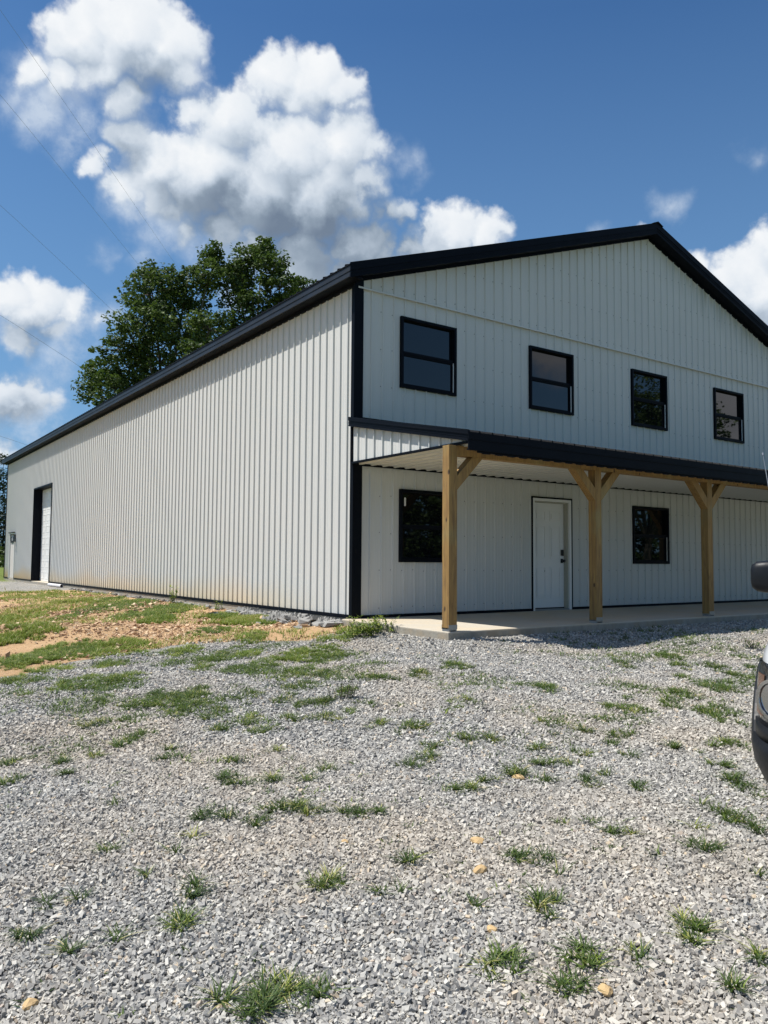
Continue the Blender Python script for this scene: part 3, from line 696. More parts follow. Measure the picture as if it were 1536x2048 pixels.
# side door far along the wall, lantern beside it
y0, y1, z0, z1 = MAN
m = MB(); m.box(-.046, .05, y0 - .05, y0, 0, z1 + .05); m.box(-.046, .05, y1, y1 + .05, 0, z1 + .05); m.box(-.046, .05, y0, y1, z1, z1 + .05)
fr2 = m.build('door_frame', MWHT, bld)
m = MB(); m.box(-.10, -.02, y0 - .08, y1 + .08, z1 + .055, z1 + .085); m.build('door_hood', MBLK, bld)
MPINK = simple('dusty_white_door', (0.58, 0.53, 0.50), 0.5, 0, 0.1, 4.0)
m = MB(); m.box(.012, .05, y0, y1, .02, z1); d2 = m.build('side_door', MPINK, bld)
m = MB(); m.box(-.02, .012, y0 + .16, y1 - .16, 1.62, 1.90); m.build('door_light', MHARD, d2)
# lantern
lan = MB(); yl = 27.97
lan.box(-.05, -.02, yl - .07, yl + .07, 1.66, 1.99); lan.box(-.24, -.06, yl - .10, yl + .10, 1.95, 1.99); lan.box(-.22, -.08, yl - .08, yl + .08, 1.66, 1.69)
for sy in (-1, 1):
    for xx in (-.22, -.09): lan.box(xx, xx + .012, yl + sy * .08 - .006, yl + sy * .08 + .006, 1.69, 1.95)
lan.box(-.10, -.05, yl - .015, yl + .015, 1.90, 1.93)
lantern = lan.build('wall_lantern', MHARD, bld)
m = MB(); m.tube([(-.15, yl, 1.70), (-.15, yl, 1.78), (-.15, yl, 1.86)], [.02, .03, .015], 8); m.build('lamp_bulb', MWHT, lantern)

# drain pipe lying on the ground
m = MB(); n = 18; ya, yb4 = 18.65, 20.6; R0, R1 = .058, .050; cxp, czp = -.12, -.045
vs = []; fs = []
for yy, r in ((ya, R0), (yb4, R0), (yb4, R1), (ya, R1)):
    vs += [(cxp + r * math.cos(2 * math.pi * k / n), yy, czp + r * math.sin(2 * math.pi * k / n)) for k in range(n)]
for a in range(4):
    for k in range(n): fs.append((a * n + k, a * n + (k + 1) % n, ((a + 1) % 4) * n + (k + 1) % n, ((a + 1) % 4) * n + k))
m.add(vs, fs); pipe = m.build('drain_pipe', MPIPE)
tag(pipe, 'pale grey plastic drain pipe lying along the wall base beside the garage door', 'pipe')

# ---------------------------------------------------------------- power lines
dirw = Vector((0.574, 0.819, 0.0)); rw = Vector((0.819, -0.574, 0.0)); c0 = Vector((CAMP[0], CAMP[1], 0))
for i, (L, H, lab) in enumerate(((-18.0, 25.2, 'highest thin power line, running down to the top of the big tree'), (-18.0, 21.3, 'second power line from the top, ending at the left edge of the big tree'),
                    (-18.0, 16.2, 'third power line from the top, passing before the left cloud'), (-18.0, 11.1, 'fourth power line, lower down towards the roof edge'), (-20.0, 6.1, 'lowest short power line just above the far roof corner'))):
    pts = []
    for k in range(0, 41):
        s = -60 + 260 * k / 40
        sag = 0.6 * (((s - 40) % 100) / 50 - 1) ** 2
        pts.append(c0 + dirw * s + rw * L + Vector((0, 0, H + .9 + sag * 0.5)))
    o = MB().tube(pts, .0065, 5).build('power_line', MWIRE); tag(o, lab, 'power line', 'power lines crossing the sky')

# ---------------------------------------------------------------- gravel stones, rubble
RN = np.random.default_rng(7)
t = (1 + 5 ** .5) / 2
ICO = np.array([(-1, t, 0), (1, t, 0), (-1, -t, 0), (1, -t, 0), (0, -1, t), (0, 1, t), (0, -1, -t), (0, 1, -t), (t, 0, -1), (t, 0, 1), (-t, 0, -1), (-t, 0, 1)], float); ICO /= np.linalg.norm(ICO[0])
ICOF = np.array([(0, 11, 5), (0, 5, 1), (0, 1, 7), (0, 7, 10), (0, 10, 11), (1, 5, 9), (5, 11, 4), (11, 10, 2), (10, 7, 6), (7, 1, 8), (3, 9, 4), (3, 4, 2), (3, 2, 6), (3, 6, 8), (3, 8, 9), (4, 9, 5), (2, 4, 11), (6, 2, 10), (8, 6, 7), (9, 8, 1)])
CUB = np.array([(-1, -1, -1), (1, -1, -1), (1, 1, -1), (-1, 1, -1), (-1, -1, 1), (1, -1, 1), (1, 1, 1), (-1, 1, 1)], float) * .68
CUBF = np.array([(0, 2, 1), (0, 3, 2), (4, 5, 6), (4, 6, 7), (0, 1, 5), (0, 5, 4), (1, 2, 6), (1, 6, 5), (2, 3, 7), (2, 7, 6), (3, 0, 4), (3, 4, 7)])
OCT = np.array([(1, 0, 0), (-1, 0, 0), (0, 1, 0), (0, -1, 0), (0, 0, 1), (0, 0, -1)], float); OCTF = np.array([(0, 2, 4), (2, 1, 4), (1, 3, 4), (3, 0, 4), (2, 0, 5), (1, 2, 5), (3, 1, 5), (0, 3, 5)])
def stones(X, Y, Rr, base, faces, flat=.62, tilt=.9, lift=.25, jit=.28):
    n = len(X); m = len(base)
    vv = base[None] * (1 + RN.uniform(-jit, jit, (n, m, 1))) + RN.uniform(-jit, jit, (n, m, 3)) * .55
    vv = vv * np.stack([RN.uniform(.9, 1.55, n), RN.uniform(.65, 1.0, n), RN.uniform(flat * .8, flat * 1.2, n)], -1)[:, None, :]
    def rot(ax, a):
        c, s = np.cos(a)[:, None], np.sin(a)[:, None]; i, j = [(1, 2), (0, 2), (0, 1)][ax]
        A = vv[:, :, i] * c - vv[:, :, j] * s; Bv = vv[:, :, i] * s + vv[:, :, j] * c; vv[:, :, i] = A; vv[:, :, j] = Bv
    rot(0, RN.normal(0, tilt * .5, n)); rot(1, RN.normal(0, tilt * .5, n)); rot(2, RN.uniform(0, 6.28, n))
    vv = vv * Rr[:, None, None]
    Z = terrain(X, Y) + Rr * lift + RN.uniform(-.3, .5, n) * Rr
    vv += np.stack([X, Y, Z], -1)[:, None, :]
    Fc = (faces[None] + (np.arange(n) * m)[:, None, None]).reshape(-1, 3)
    return vv.reshape(-1, 3), Fc, np.repeat(RN.uniform(0, 1, n), m)
def wedge(n, d0, d1, spread=0.60, pad=0.5):
    """random points on the ground in front of the place the photo was taken from"""
    d = np.sqrt(RN.uniform(d0 * d0, d1 * d1, n)); l = RN.uniform(-1, 1, n) * (spread * d + pad)
    return CAMP[0] + 0.574 * d + 0.819 * l, CAMP[1] + 0.819 * d - 0.574 * l
def is_gravel(X, Y):
    out = ~((X > -.25) & (X < 15.5) & (Y > -2.66))
    e = np.interp(X, BX, BY)
    w = vnoise(X, Y, .5, 11) * .35 + vnoise(X, Y, .17, 12) * .15
    return out & ~((Y > e + w) & (X < 2.5) & (Y < 17))
def make_gravel(name, n, d0, d1, rm, base, faces):
    X, Y = wedge(n, d0, d1); k = is_gravel(X, Y); X, Y = X[k], Y[k]
    Rr = rm * np.clip(RN.lognormal(0, .30, len(X)), .45, 1.9)
    return stones(X, Y, Rr, base, faces, .6, 1.3, jit=.21)
parts = [make_gravel('a', 185000, 1.7, 5.6, .0082, CUB, CUBF)]
def join(L):
    Vs, Fs, Rs, o = [], [], [], 0
    for v, f, r in L: Vs.append(v); Fs.append(f + o); Rs.append(r); o += len(v)
    return np.concatenate(Vs), np.concatenate(Fs), np.concatenate(Rs)
parts += [make_gravel('b', 150000, 5.6, 9.5, .0100, CUB, CUBF), make_gravel('c', 70000, 9.5, 15, .0115, CUB, CUBF)]
v, f, r = join(parts)
tag(npmesh('gravel', v, f, MSTONE, rnd=r), 'loose grey and white crushed stone gravel covering the yard', 'gravel', kind='stuff')
# clay clods and stones on the spoil ridge and over the bare soil
n = 70000; X = RN.uniform(-9, -.15, n); Y = RN.uniform(-1, 13, n)
e = np.interp(X, BX, BY); k = (Y > e) & (RN.uniform(0, 1, n) < np.clip(.28 + .9 * vnoise(X, Y, 1.0, 21) + 1.1 * np.exp(-((Y - (3.4 - .55 * (X + 5))) / .9) ** 2), 0, 1)); X, Y = X[k], Y[k]
Rr = .0115 * np.clip(RN.lognormal(0, .55, len(X)), .4, 4.5)
v, f, r = stones(X, Y, Rr, CUB, CUBF, .45)
tag(npmesh('clay_rubble', v, f, MCLAYR, rnd=r), 'orange clay clods and flat stones on the bare bank', 'rubble', kind='stuff')
# broken concrete spilled along the wall foot
n = 150; Y = RN.uniform(.0, 3.6, n); X = -.12 - np.abs(RN.normal(0, .28, n)); Rr = .06 * np.clip(RN.lognormal(0, .45, n), .4, 2.2)
v, f, r = stones(X, Y, Rr, CUB, CUBF, .35, .5, .1)
n2 = 500; Y2 = RN.uniform(3.0, 17, n2); X2 = -.10 - np.abs(RN.normal(0, .09, n2)); R2 = .035 * np.clip(RN.lognormal(0, .4, n2), .4, 2.2)
v2, f2, r2 = stones(X2, Y2, R2, CUB, CUBF, .45, .4, .1)
gy_ = np.arange(-.15, 4.2, .022); gx_ = np.arange(-.95, -.02, .022); AX, AY = np.meshgrid(gx_, gy_)
edge = .42 + .22 * vnoise(AX * 0, AY, .55, 61) + .10 * vnoise(AX * 0, AY, .17, 62); edge = edge * np.clip((4.1 - AY) / .6, 0, 1) * np.clip((AY + .15) / .3, 0, 1)
hgt_ = np.clip((edge + .10 * vnoise(AX, AY, .12, 64) + AX + .06) / .07, 0, 1)
hh_ = hgt_ * (.055 + .030 * vnoise(AX, AY, .16, 65) + .022 * vnoise(AX, AY, .06, 66) + .018 * RN.normal(0, 1, AX.shape)) - (1 - hgt_) * .05
PV = np.stack([AX + .012 * vnoise(AX, AY, .05, 67), AY + .012 * vnoise(AX, AY, .05, 68), terrain(AX, AY) + hh_], -1).reshape(-1, 3); na, nb_ = len(gx_), len(gy_); ii = np.arange(na * nb_).reshape(nb_, na)
q4 = np.stack([ii[:-1, :-1], ii[:-1, 1:], ii[1:, 1:], ii[1:, :-1]], -1).reshape(-1, 4); tri = np.concatenate([q4[:, [0, 1, 2]], q4[:, [0, 2, 3]]])
v, f, r = join([(v, f, r), (v2, f2, r2), (PV, tri, np.full(len(PV), .5))])
tag(npmesh('concrete_rubble', v, f, MRUB, rnd=r), 'broken grey concrete spilled along the foot of the side wall', 'rubble', kind='stuff')
def rock(x, y, r, lab, mat=MTAN):
    bv = []; Rr_ = random.Random(int(x * 1000 + y * 77))
    me = bpy.data.meshes.new('stone'); import bmesh
    bm = bmesh.new(); bmesh.ops.create_icosphere(bm, subdivisions=2, radius=1)
    for w in bm.verts:
        p = w.co; k = 1 + .22 * math.sin(3.1 * p.x + x * 9) * math.cos(2.7 * p.y + y * 5) + Rr_.uniform(-.09, .09)
        w.co = Vector((p.x * r * 1.25 * k, p.y * r * k, p.z * r * .7 * k))
    bm.to_mesh(me); bm.free(); o = bpy.data.objects.new('stone', me); COL.objects.link(o); me.materials.append(mat)
    o.location = (x, y, float(terrain(x, y)) + r * .45); o.rotation_euler = (0, 0, x * 7); tag(o, lab, 'stone', 'ochre stones lying on the gravel')
rock(-4.19, -7.64, .028, 'ochre stone with a small grass tuft at its foot, right of centre')
rock(-4.41, -7.90, .029, 'bright ochre stone just in front of the tufted one, right of centre')
rock(-4.71, -8.30, .018, 'small yellow pebble on the gravel below the ochre pair')
rock(-4.68, -8.81, .024, 'pale yellow stone near the bottom edge, right of the large grass tufts')
rock(-6.22, -7.71, .024, 'ochre stone lying in the bottom left corner')
rock(-3.30, -7.02, .028, 'small reddish stone beside a grass tuft in the middle of the gravel')
rock(-4.73, -7.29, .018, 'lone small ochre pebble left of the centre line on the gravel')

# ---------------------------------------------------------------- grass
def blades(X, Y, H, Wd, lean, Z=None, seg=3):
    """curved tapered blades; lean is horizontal reach / height"""
    n = len(X); az = RN.uniform(0, 2 * np.pi, n); ca, sa = np.cos(az), np.sin(az)
    Z = terrain(X, Y) if Z is None else Z
    V = []
    for i in range(seg + 1):
        tt = i / seg; out = lean * H * tt ** 1.6; up = H * (tt - .25 * lean * tt * tt)
        w = Wd * (1 - tt ** 1.8) * .5 + .0003
        cx, cy, cz = X + ca * out, Y + sa * out, Z + up - .004
        V.append(np.stack([cx - sa * w, cy + ca * w, cz], -1)); V.append(np.stack([cx + sa * w, cy - ca * w, cz], -1))
    V = np.stack(V, 1); m = V.shape[1]
    base = np.array([(2 * i, 2 * i + 1, 2 * i + 3, 2 * i + 2) for i in range(seg)])
    Fc = (base[None] + (np.arange(n) * m)[:, None, None]).reshape(-1, 4)
    return V.reshape(-1, 3), Fc, m
GR = '''-2.11,13.69,1.41,2.59,1;-3.78,6.92,0.74,3.00,1;-4.40,2.50,0.47,1.41,1;-3.89,0.51,0.70,0.60,2;-4.34,0.50,0.24,0.83,2;-4.81,0.25,0.36,0.46,1;-3.47,0.80,0.40,0.37,1;-1.65,10.01,0.50,0.89,1;-1.33,7.78,0.75,1.31,0;-1.53,5.10,0.60,0.79,0;-2.88,5.86,0.25,0.48,0;-1.72,3.70,0.35,0.64,1;-0.91,3.30,0.41,0.69,1;-1.03,2.16,0.48,0.73,1;-0.52,8.85,0.43,0.65,0;-0.70,6.11,0.47,0.72,0;-0.95,10.13,0.25,0.85,0;-1.80,1.21,0.33,0.46,0;-4.69,-0.86,0.23,0.31,1;-0.68,2.28,0.38,0.50,1;-1.78,-0.03,0.19,0.51,1;-1.97,-1.99,0.22,0.59,1;-1.73,-2.07,0.19,0.46,1;-2.39,-2.14,0.15,0.36,1;-0.73,-1.08,0.20,0.52,2;-0.23,-0.63,0.21,0.56,2;-1.16,-1.10,0.11,0.19,0;-2.70,-2.36,0.18,0.30,1;-0.66,1.56,0.18,0.32,0;-2.96,-0.46,0.20,0.37,1;-2.94,-1.50,0.13,0.81,0;-2.48,-1.36,0.17,0.36,1;-3.08,-2.39,0.12,0.13,0;-2.13,-2.08,0.16,0.45,1;-1.89,-2.39,0.18,0.42,1;-2.69,-3.05,0.17,0.44,1;-2.64,-3.48,0.16,0.19,0;-3.87,-3.33,0.10,0.13,0;-4.02,-3.58,0.12,0.14,0;-3.60,-3.86,0.14,0.15,0;-3.47,-4.29,0.09,0.15,0;-3.10,-3.89,0.15,0.19,0;-2.93,-4.43,0.09,0.12,0;-3.43,-4.59,0.17,0.10,0;-3.24,-4.60,0.09,0.10,0;-3.05,-4.95,0.11,0.10,0;-3.53,-5.08,0.14,0.10,0;-3.28,-5.06,0.05,0.08,0;-3.75,-4.90,0.10,0.06,0;-3.32,-5.50,0.08,0.08,0;-3.12,-5.73,0.08,0.09,0;-2.35,-4.08,0.15,0.11,0;-1.89,-4.20,0.10,0.17,0;-2.20,-4.28,0.07,0.07,0;-4.24,-3.65,0.34,0.28,1;-4.20,-3.29,0.19,0.12,0;-4.14,-4.33,0.09,0.20,0;-4.24,-4.02,0.13,0.23,1;-4.29,-4.83,0.08,0.10,0;-4.08,-5.04,0.07,0.11,0;-4.06,-4.73,0.10,0.18,0;-4.30,-5.69,0.04,0.07,0;-3.34,-6.19,0.05,0.09,0;-4.88,-5.37,0.10,0.07,0;-4.71,-2.07,0.25,0.31,1;-4.28,-2.18,0.22,0.33,1;-5.15,-1.35,0.27,0.21,0;-5.19,-2.34,0.07,0.11,0;-4.09,-1.04,0.17,0.29,0;-4.75,-3.07,0.11,0.12,0;-5.06,-4.00,0.17,0.07,0;-4.81,-4.01,0.08,0.07,0;-4.63,-3.62,0.13,0.09,0;-4.85,-4.59,0.10,0.10,0;-5.22,-4.81,0.08,0.11,0;-5.49,-4.95,0.07,0.09,0;-5.56,-4.53,0.07,0.10,0;-5.77,-4.65,0.05,0.07,0;-5.84,-5.14,0.06,0.06,0;-5.55,-5.27,0.04,0.05,0;-5.05,-4.74,0.06,0.07,0;-4.84,-5.06,0.09,0.07,0;-4.84,-5.40,0.07,0.06,0;-5.45,-6.05,0.06,0.06,0;-4.78,-6.01,0.05,0.07,0;-4.76,-6.19,0.06,0.06,0;-4.58,-6.20,0.06,0.05,0;-4.61,-5.73,0.06,0.05,0;-4.40,-6.35,0.06,0.04,0;-4.16,-6.17,0.08,0.06,0;-4.73,-6.70,0.11,0.07,0;-4.68,-6.86,0.08,0.05,0;-4.46,-7.01,0.11,0.05,0;-4.99,-6.74,0.05,0.04,0;-1.26,-4.01,0.16,0.20,0;0.80,-4.50,0.06,0.27,1;0.54,-4.86,0.07,0.10,0;1.55,-4.69,0.10,0.26,0;1.14,-5.11,0.11,0.18,0;0.56,-5.53,0.07,0.11,0;1.52,-5.32,0.14,0.23,0;1.24,-5.66,0.11,0.16,0;1.80,-5.56,0.09,0.15,0;-1.27,-5.32,0.13,0.18,0;-2.29,-5.32,0.08,0.11,0;-2.91,-5.22,0.04,0.06,0;-3.30,-5.78,0.05,0.04,0;0.30,-6.13,0.18,0.15,0;-0.27,-6.07,0.16,0.11,0;-0.33,-6.27,0.09,0.08,0;-0.78,-6.35,0.07,0.15,0;-0.87,-5.97,0.05,0.06,0;-1.28,-6.22,0.20,0.14,0;-2.17,-6.23,0.08,0.09,0;-1.71,-6.36,0.07,0.06,0;-2.08,-6.51,0.09,0.07,0;-1.94,-6.17,0.06,0.05,0;-0.69,-6.53,0.09,0.14,0;-0.61,-6.69,0.14,0.16,0;-0.90,-6.82,0.09,0.15,0;-0.87,-7.02,0.07,0.11,0;-2.00,-6.73,0.08,0.07,0;-1.86,-6.71,0.09,0.06,0;-2.21,-6.86,0.04,0.05,0;-1.96,-7.15,0.09,0.08,0;-1.89,-7.30,0.05,0.05,0;-1.49,-7.29,0.11,0.06,0;-1.64,-7.25,0.07,0.04,0;-2.09,-7.43,0.06,0.06,0;-2.02,-7.55,0.09,0.05,0;-3.56,-6.42,0.06,0.08,0;-3.73,-6.50,0.08,0.05,0;-3.02,-6.20,0.07,0.07,0;-2.93,-6.36,0.05,0.08,0;-2.56,-6.88,0.08,0.08,0;-2.77,-6.66,0.07,0.06,0;-2.92,-6.95,0.14,0.05,0;-3.01,-7.30,0.07,0.06,0;-3.18,-7.13,0.06,0.04,0;-3.25,-6.94,0.09,0.07,0;-3.48,-6.94,0.05,0.04,0;-3.71,-7.00,0.07,0.05,0;-2.83,-7.28,0.05,0.04,0;-2.33,-7.12,0.06,0.05,0;-2.82,-7.55,0.04,0.05,0;-2.19,-7.77,0.07,0.07,0;-2.29,-7.90,0.06,0.06,0;-2.72,-7.86,0.04,0.06,0;-3.58,-7.73,0.08,0.04,0;-3.53,-7.93,0.04,0.03,0;-3.43,-8.00,0.04,0.04,0;-4.09,-7.91,0.10,0.06,0;-3.53,-8.22,0.07,0.05,0;-3.31,-8.29,0.06,0.05,0;-2.77,-8.07,0.10,0.08,0;-3.10,-8.07,0.06,0.05,0;-2.85,-8.29,0.04,0.06,0;-3.38,-8.60,0.04,0.06,0;-4.40,-8.28,0.06,0.08,0;-4.60,-8.14,0.04,0.03,0;-4.13,-8.10,0.03,0.03,0;-4.85,-8.52,0.06,0.07,1;-4.63,-8.67,0.08,0.05,0;-4.76,-8.71,0.09,0.03,0;-4.42,-8.75,0.04,0.06,0;-4.56,-8.61,0.04,0.03,0;-4.03,-8.71,0.05,0.06,0;-4.17,-8.75,0.03,0.04,0;-4.27,-9.01,0.04,0.04,0;-4.05,-8.98,0.03,0.06,0;-5.13,-6.54,0.05,0.05,0;-5.04,-6.65,0.08,0.05,0;-4.94,-6.80,0.05,0.05,0;-5.29,-6.77,0.05,0.03,0;-5.67,-6.65,0.04,0.02,0;-5.44,-6.86,0.04,0.04,0;-5.58,-7.03,0.04,0.03,0;-5.51,-7.32,0.05,0.05,0;-5.60,-7.50,0.06,0.07,0;-5.47,-7.25,0.03,0.03,0;-5.88,-7.04,0.03,0.04,0;-6.05,-6.97,0.04,0.04,0;-6.11,-7.17,0.04,0.04,0;-5.87,-7.46,0.02,0.03,0;-6.05,-7.43,0.02,0.02,0;-5.54,-8.13,0.08,0.06,0;-5.61,-8.21,0.06,0.04,0;-5.46,-8.24,0.04,0.05,0;-5.70,-8.07,0.03,0.02,0;-5.01,-7.58,0.07,0.04,0;-4.82,-7.79,0.06,0.05,0;-4.62,-7.63,0.05,0.04,0;-3.77,-7.01,0.06,0.05,0;-4.98,-7.57,0.04,0.04,0'''
GL = []
for it in GR.split(';'):
    x, y, a, b, k = [float(s) for s in it.split(',')]; k = int(k); lush = k > 0 and y < .6
    if lush: k = 0
    dist = math.hypot(x - CAMP[0], y - CAMP[1])
    area = math.pi * a * b
    a, b = (a * 1.25, b * 1.55) if k == 0 else (a * 1.3, b * 1.25)
    area = math.pi * a * b; sp = .042 if k == 0 else .045
    nt = int(np.clip(area / (sp * sp) * (1.0 if k == 0 else 2.6), 3, 2600))       # rooted crowns
    rr = np.sqrt(RN.uniform(0, 1, nt)); th = RN.uniform(0, 6.283, nt)
    l = a * rr * np.cos(th); d = b * rr * np.sin(th)
    cx = x + .819 * l + .574 * d; cy = y - .574 * l + .819 * d
    big = k > 0
    nz = (vnoise(cx, cy, .45, 33) * .8 + vnoise(cx, cy, .17, 34) * .6 + .5 * vnoise(cx, cy, .06, 35)) if big else vnoise(cx, cy, .12, 31) + .5 * vnoise(cx, cy, .05, 32)
    keep = (nz > (-.22 + 1.0 * rr ** 2 if big else -.45 + .7 * rr ** 2)) & (~((cx > -.2) & (cy > -2.7)))
    cx, cy, rr = cx[keep], cy[keep], rr[keep]
    nb = 20 if dist < 6 else (14 if k == 0 else 9)
    cx, cy, rr = np.repeat(cx, nb), np.repeat(cy, nb), np.repeat(rr, nb)
    m = len(cx); cx = cx + RN.normal(0, .010, m); cy = cy + RN.normal(0, .010, m)
    hs = {0: .062, 1: .080, 2: .15}[k]
    H = hs * RN.uniform(.45, 1.35, m) * (1.15 - .5 * rr)
    Wd = (.0055 if dist < 7 else (.006 if dist < 12 else .010)) * RN.uniform(.7, 1.3, m)
    lean = RN.uniform(.4, 2.0, m) if k == 0 else RN.uniform(.2, 1.1, m)
    v, f, mm = blades(cx, cy, H, Wd, lean)
    H = H * (1 + .45 * vnoise(cx, cy, .25, 36))
    tone = (.40 if lush else {0: .13 if dist < 6 else .22, 1: .56, 2: .56}[k]) + (.18 if y > -1.5 else 0) + .16 * vnoise(cx, cy, .4, 37)
    rv = np.clip(tone + RN.normal(0, .17, m) + .06 * RN.normal(), 0, 1)
    rv = np.where(RN.uniform(0, 1, m) < .05, .98, rv)
    rv = np.where(np.repeat(RN.uniform(0, 1, m // nb), nb) < .06, np.clip(RN.normal(.95, .04, m), 0, 1), rv)
    GL.append((v, f, np.repeat(rv, mm)))
# sparse seedlings creeping through the stones
X, Y = wedge(60000, 2.6, 14.0, .52, 0)
pd = .85 * np.exp(-(((X + 3.0) / 2.3) ** 2 + ((Y + 2.4) / 1.7) ** 2)) + .55 * np.exp(-(((X - 1.5) / 3.0) ** 2 + ((Y + 6.3) / 1.5) ** 2)) + .10
k = (RN.uniform(0, 1, len(X)) < pd * np.clip(.25 + 1.3 * vnoise(X, Y, .5, 71), 0, 1)) & is_gravel(X, Y); X, Y = X[k], Y[k]
nb = 9; m = len(X) * nb; hs = np.repeat(RN.uniform(.5, 1.3, len(X)), nb)
v, f, mm = blades(np.repeat(X, nb) + RN.normal(0, .028, m), np.repeat(Y, nb) + RN.normal(0, .022, m), .058 * np.clip(np.repeat(np.hypot(X - CAMP[0], Y - CAMP[1]), nb) / 8, .45, 1) * hs * RN.uniform(.5, 1.3, m), .0075 * RN.uniform(.7, 1.3, m), RN.uniform(.5, 2.0, m))
GL.append((v, f, np.repeat(np.clip(np.repeat(RN.normal(.28, .16, len(X)), nb) + RN.normal(0, .12, m), 0, 1), mm)))
# thin wild grass scattered over the clay bank
n = 26000; X = RN.uniform(-11, -.2, n); Y = RN.uniform(-1.0, 16.5, n); e = np.interp(X, BX, BY)
dn = vnoise(X, Y, 1.3, 41) + .6 * vnoise(X, Y, .4, 42) - 1.3 * np.exp(-((Y - (3.4 - .55 * (X + 5))) / .8) ** 2)
k = (Y > e - .1) & (dn >.05); X, Y = X[k], Y[k]; m = len(X)
v, f, mm = blades(np.repeat(X, 4) + RN.normal(0, .02, m * 4), np.repeat(Y, 4) + RN.normal(0, .02, m * 4), .075 * RN.uniform(.4, 1.4, m * 4), .010 * RN.uniform(.6, 1.2, m * 4), RN.uniform(.3, 1.3, m * 4))
GL.append((v, f, np.repeat(np.clip(.78 + RN.normal(0, .24, m * 4), 0, 1), mm)))
# far meadow on both sides of the building
n = 9000; X = RN.uniform(-16, -2, n); Y = RN.uniform(17.5, 60, n); k = vnoise(X, Y, 2.0, 51) > -.3; X, Y = X[k], Y[k]; m = len(X)
v, f, mm = blades(X, Y, .12 * RN.uniform(.4, 1.4, m), .03 * RN.uniform(.6, 1.2, m), RN.uniform(.3, 1.3, m)); GL.append((v, f, np.repeat(np.clip(.6 + RN.normal(0, .2, m), 0, 1), mm)))
v, f, r = join(GL)
tag(npmesh('grass', v, f, MGRASS, rnd=r), 'green crabgrass tufts in the gravel and lush grass on the clay bank', 'grass', kind='stuff')

def weed(x, y, h, nst, lab, spread=.5, leaf=.03, dark=False, rad=.05):
    z = float(terrain(x, y)); root = empty('weed', (x, y, z), lab, 'weed')
    rg = np.random.default_rng(int(abs(x * 100 + y * 10)) + 3); m = MB(); lv = []; lf = []; lr = []
    for i in range(nst):
        a = rg.uniform(0, 6.28); L = h * rg.uniform(.5, 1.1); o = Vector((rg.normal(0, rad), rg.normal(0, rad), 0))
        tip = o + Vector((math.cos(a) * L * spread * rg.uniform(.2, 1), math.sin(a) * L * spread * rg.uniform(.2, 1), L))
        midp = (o + tip) / 2 + Vector((0, 0, L * .08))
        m.tube([o, midp, tip], [.003, .0024, .001], 5)
        for j in range(int(6 + L * 40)):
            tt = rg.uniform(.1, 1); p = o.lerp(tip, tt) if tt > .5 else o.lerp(midp, tt * 2) * .5 + o.lerp(tip, tt) * .5
            b = rg.uniform(0, 6.28); ll = leaf * rg.uniform(.6, 1.4); d = Vector((math.cos(b), math.sin(b), rg.uniform(-.2, .7))).normalized()
            s = d.cross(Vector((0, 0, 1))).normalized() * ll * .16; k = len(lv)
            lv += [p, p + d * ll * .5 + s, p + d * ll, p + d * ll * .5 - s]; lf.append((k, k + 1, k + 2, k + 3)); lr += [float(np.clip(rg.normal(.15 if dark else .6, .2), 0, 1))] * 4
    m.build('stem', MBARK if dark else MGRASS, root)
    npmesh('leaves', np.array([tuple(q) for q in lv]), np.array(lf), MGRASS, root, np.array(lr))
weed(-.36, -1.15, .25, 34, 'tall bushy clump of weeds at the corner of the porch slab', .9, .07, False, .16)
weed(-.72, -1.35, .22, 30, 'lower weed clump left of the one at the slab corner', 1.0, .07, False, .15)
weed(-3.05, -4.64, .24, 14, 'dark upright weed standing alone in the gravel below the building corner', .5, .03, True, .04)
weed(-.35, 7.1, .40, 7, 'leafy weed sprout standing against the side wall base', .4, .09)
weed(-.30, 4.6, .20, 8, 'small weed sprout at the wall foot nearer the corner', .5, .05)
weed(3.27, -4.77, .17, 12, 'sparse thin weed in the gravel left of the pickup bonnet', 1.1, .05, True, .06)

# ---------------------------------------------------------------- trees
def leafcloud(lobes, per, size, seed, clumps=1.0, rng_t=(0, 1)):
    rg = np.random.default_rng(seed); C = []; 
    for (x, y, z, r) in lobes:
        nc = max(6, int(9 * r * r * clumps + 8))
        d = rg.normal(0, 1, (nc, 3)); d /= np.linalg.norm(d, axis=1)[:, None]
        rad = r * rg.uniform(.35, 1.08, nc) ** .7
        C.append(np.array([x, y, z]) + d * rad[:, None] * np.array([1, 1, .9]))
    C = np.concatenate(C); nc = len(C); cr = rg.uniform(.28, .62, nc)
    tone = np.clip(rg.normal(.45, .2, nc), 0, 1)
    d = rg.normal(0, 1, (nc, per, 3)); d /= np.linalg.norm(d, axis=2)[..., None]
    p = (C[:, None] + d * (cr[:, None, None] * rg.uniform(.3, 1, (nc, per, 1)) ** .5) * np.array([1.15, 1.15, .75])).reshape(-1, 3)
    n = len(p); ax = rg.normal(0, 1, (n, 3)); ax[:, 2] *= .5; ax /= np.linalg.norm(ax, axis=1)[:, None]
    up = rg.normal(0, .55, (n, 3)) + np.array([0, 0, 1]) + .5 * d.reshape(-1, 3); sd = np.cross(ax, up); sd /= np.linalg.norm(sd, axis=1)[:, None] + 1e-6
    s = size * rg.uniform(.6, 1.4, (n, 1)); nrm = np.cross(sd, ax)
    V = np.stack([p - ax * s * .5, p + sd * s * .32 + nrm * s * .06, p + ax * s * .5, p - sd * s * .32 + nrm * s * .06], 1).reshape(-1, 3)
    Fq = np.arange(n * 4).reshape(-1, 4)
    return V, Fq, np.repeat(np.clip(np.repeat(tone, per) + rg.normal(0, .14, n), 0, 1), 4), C
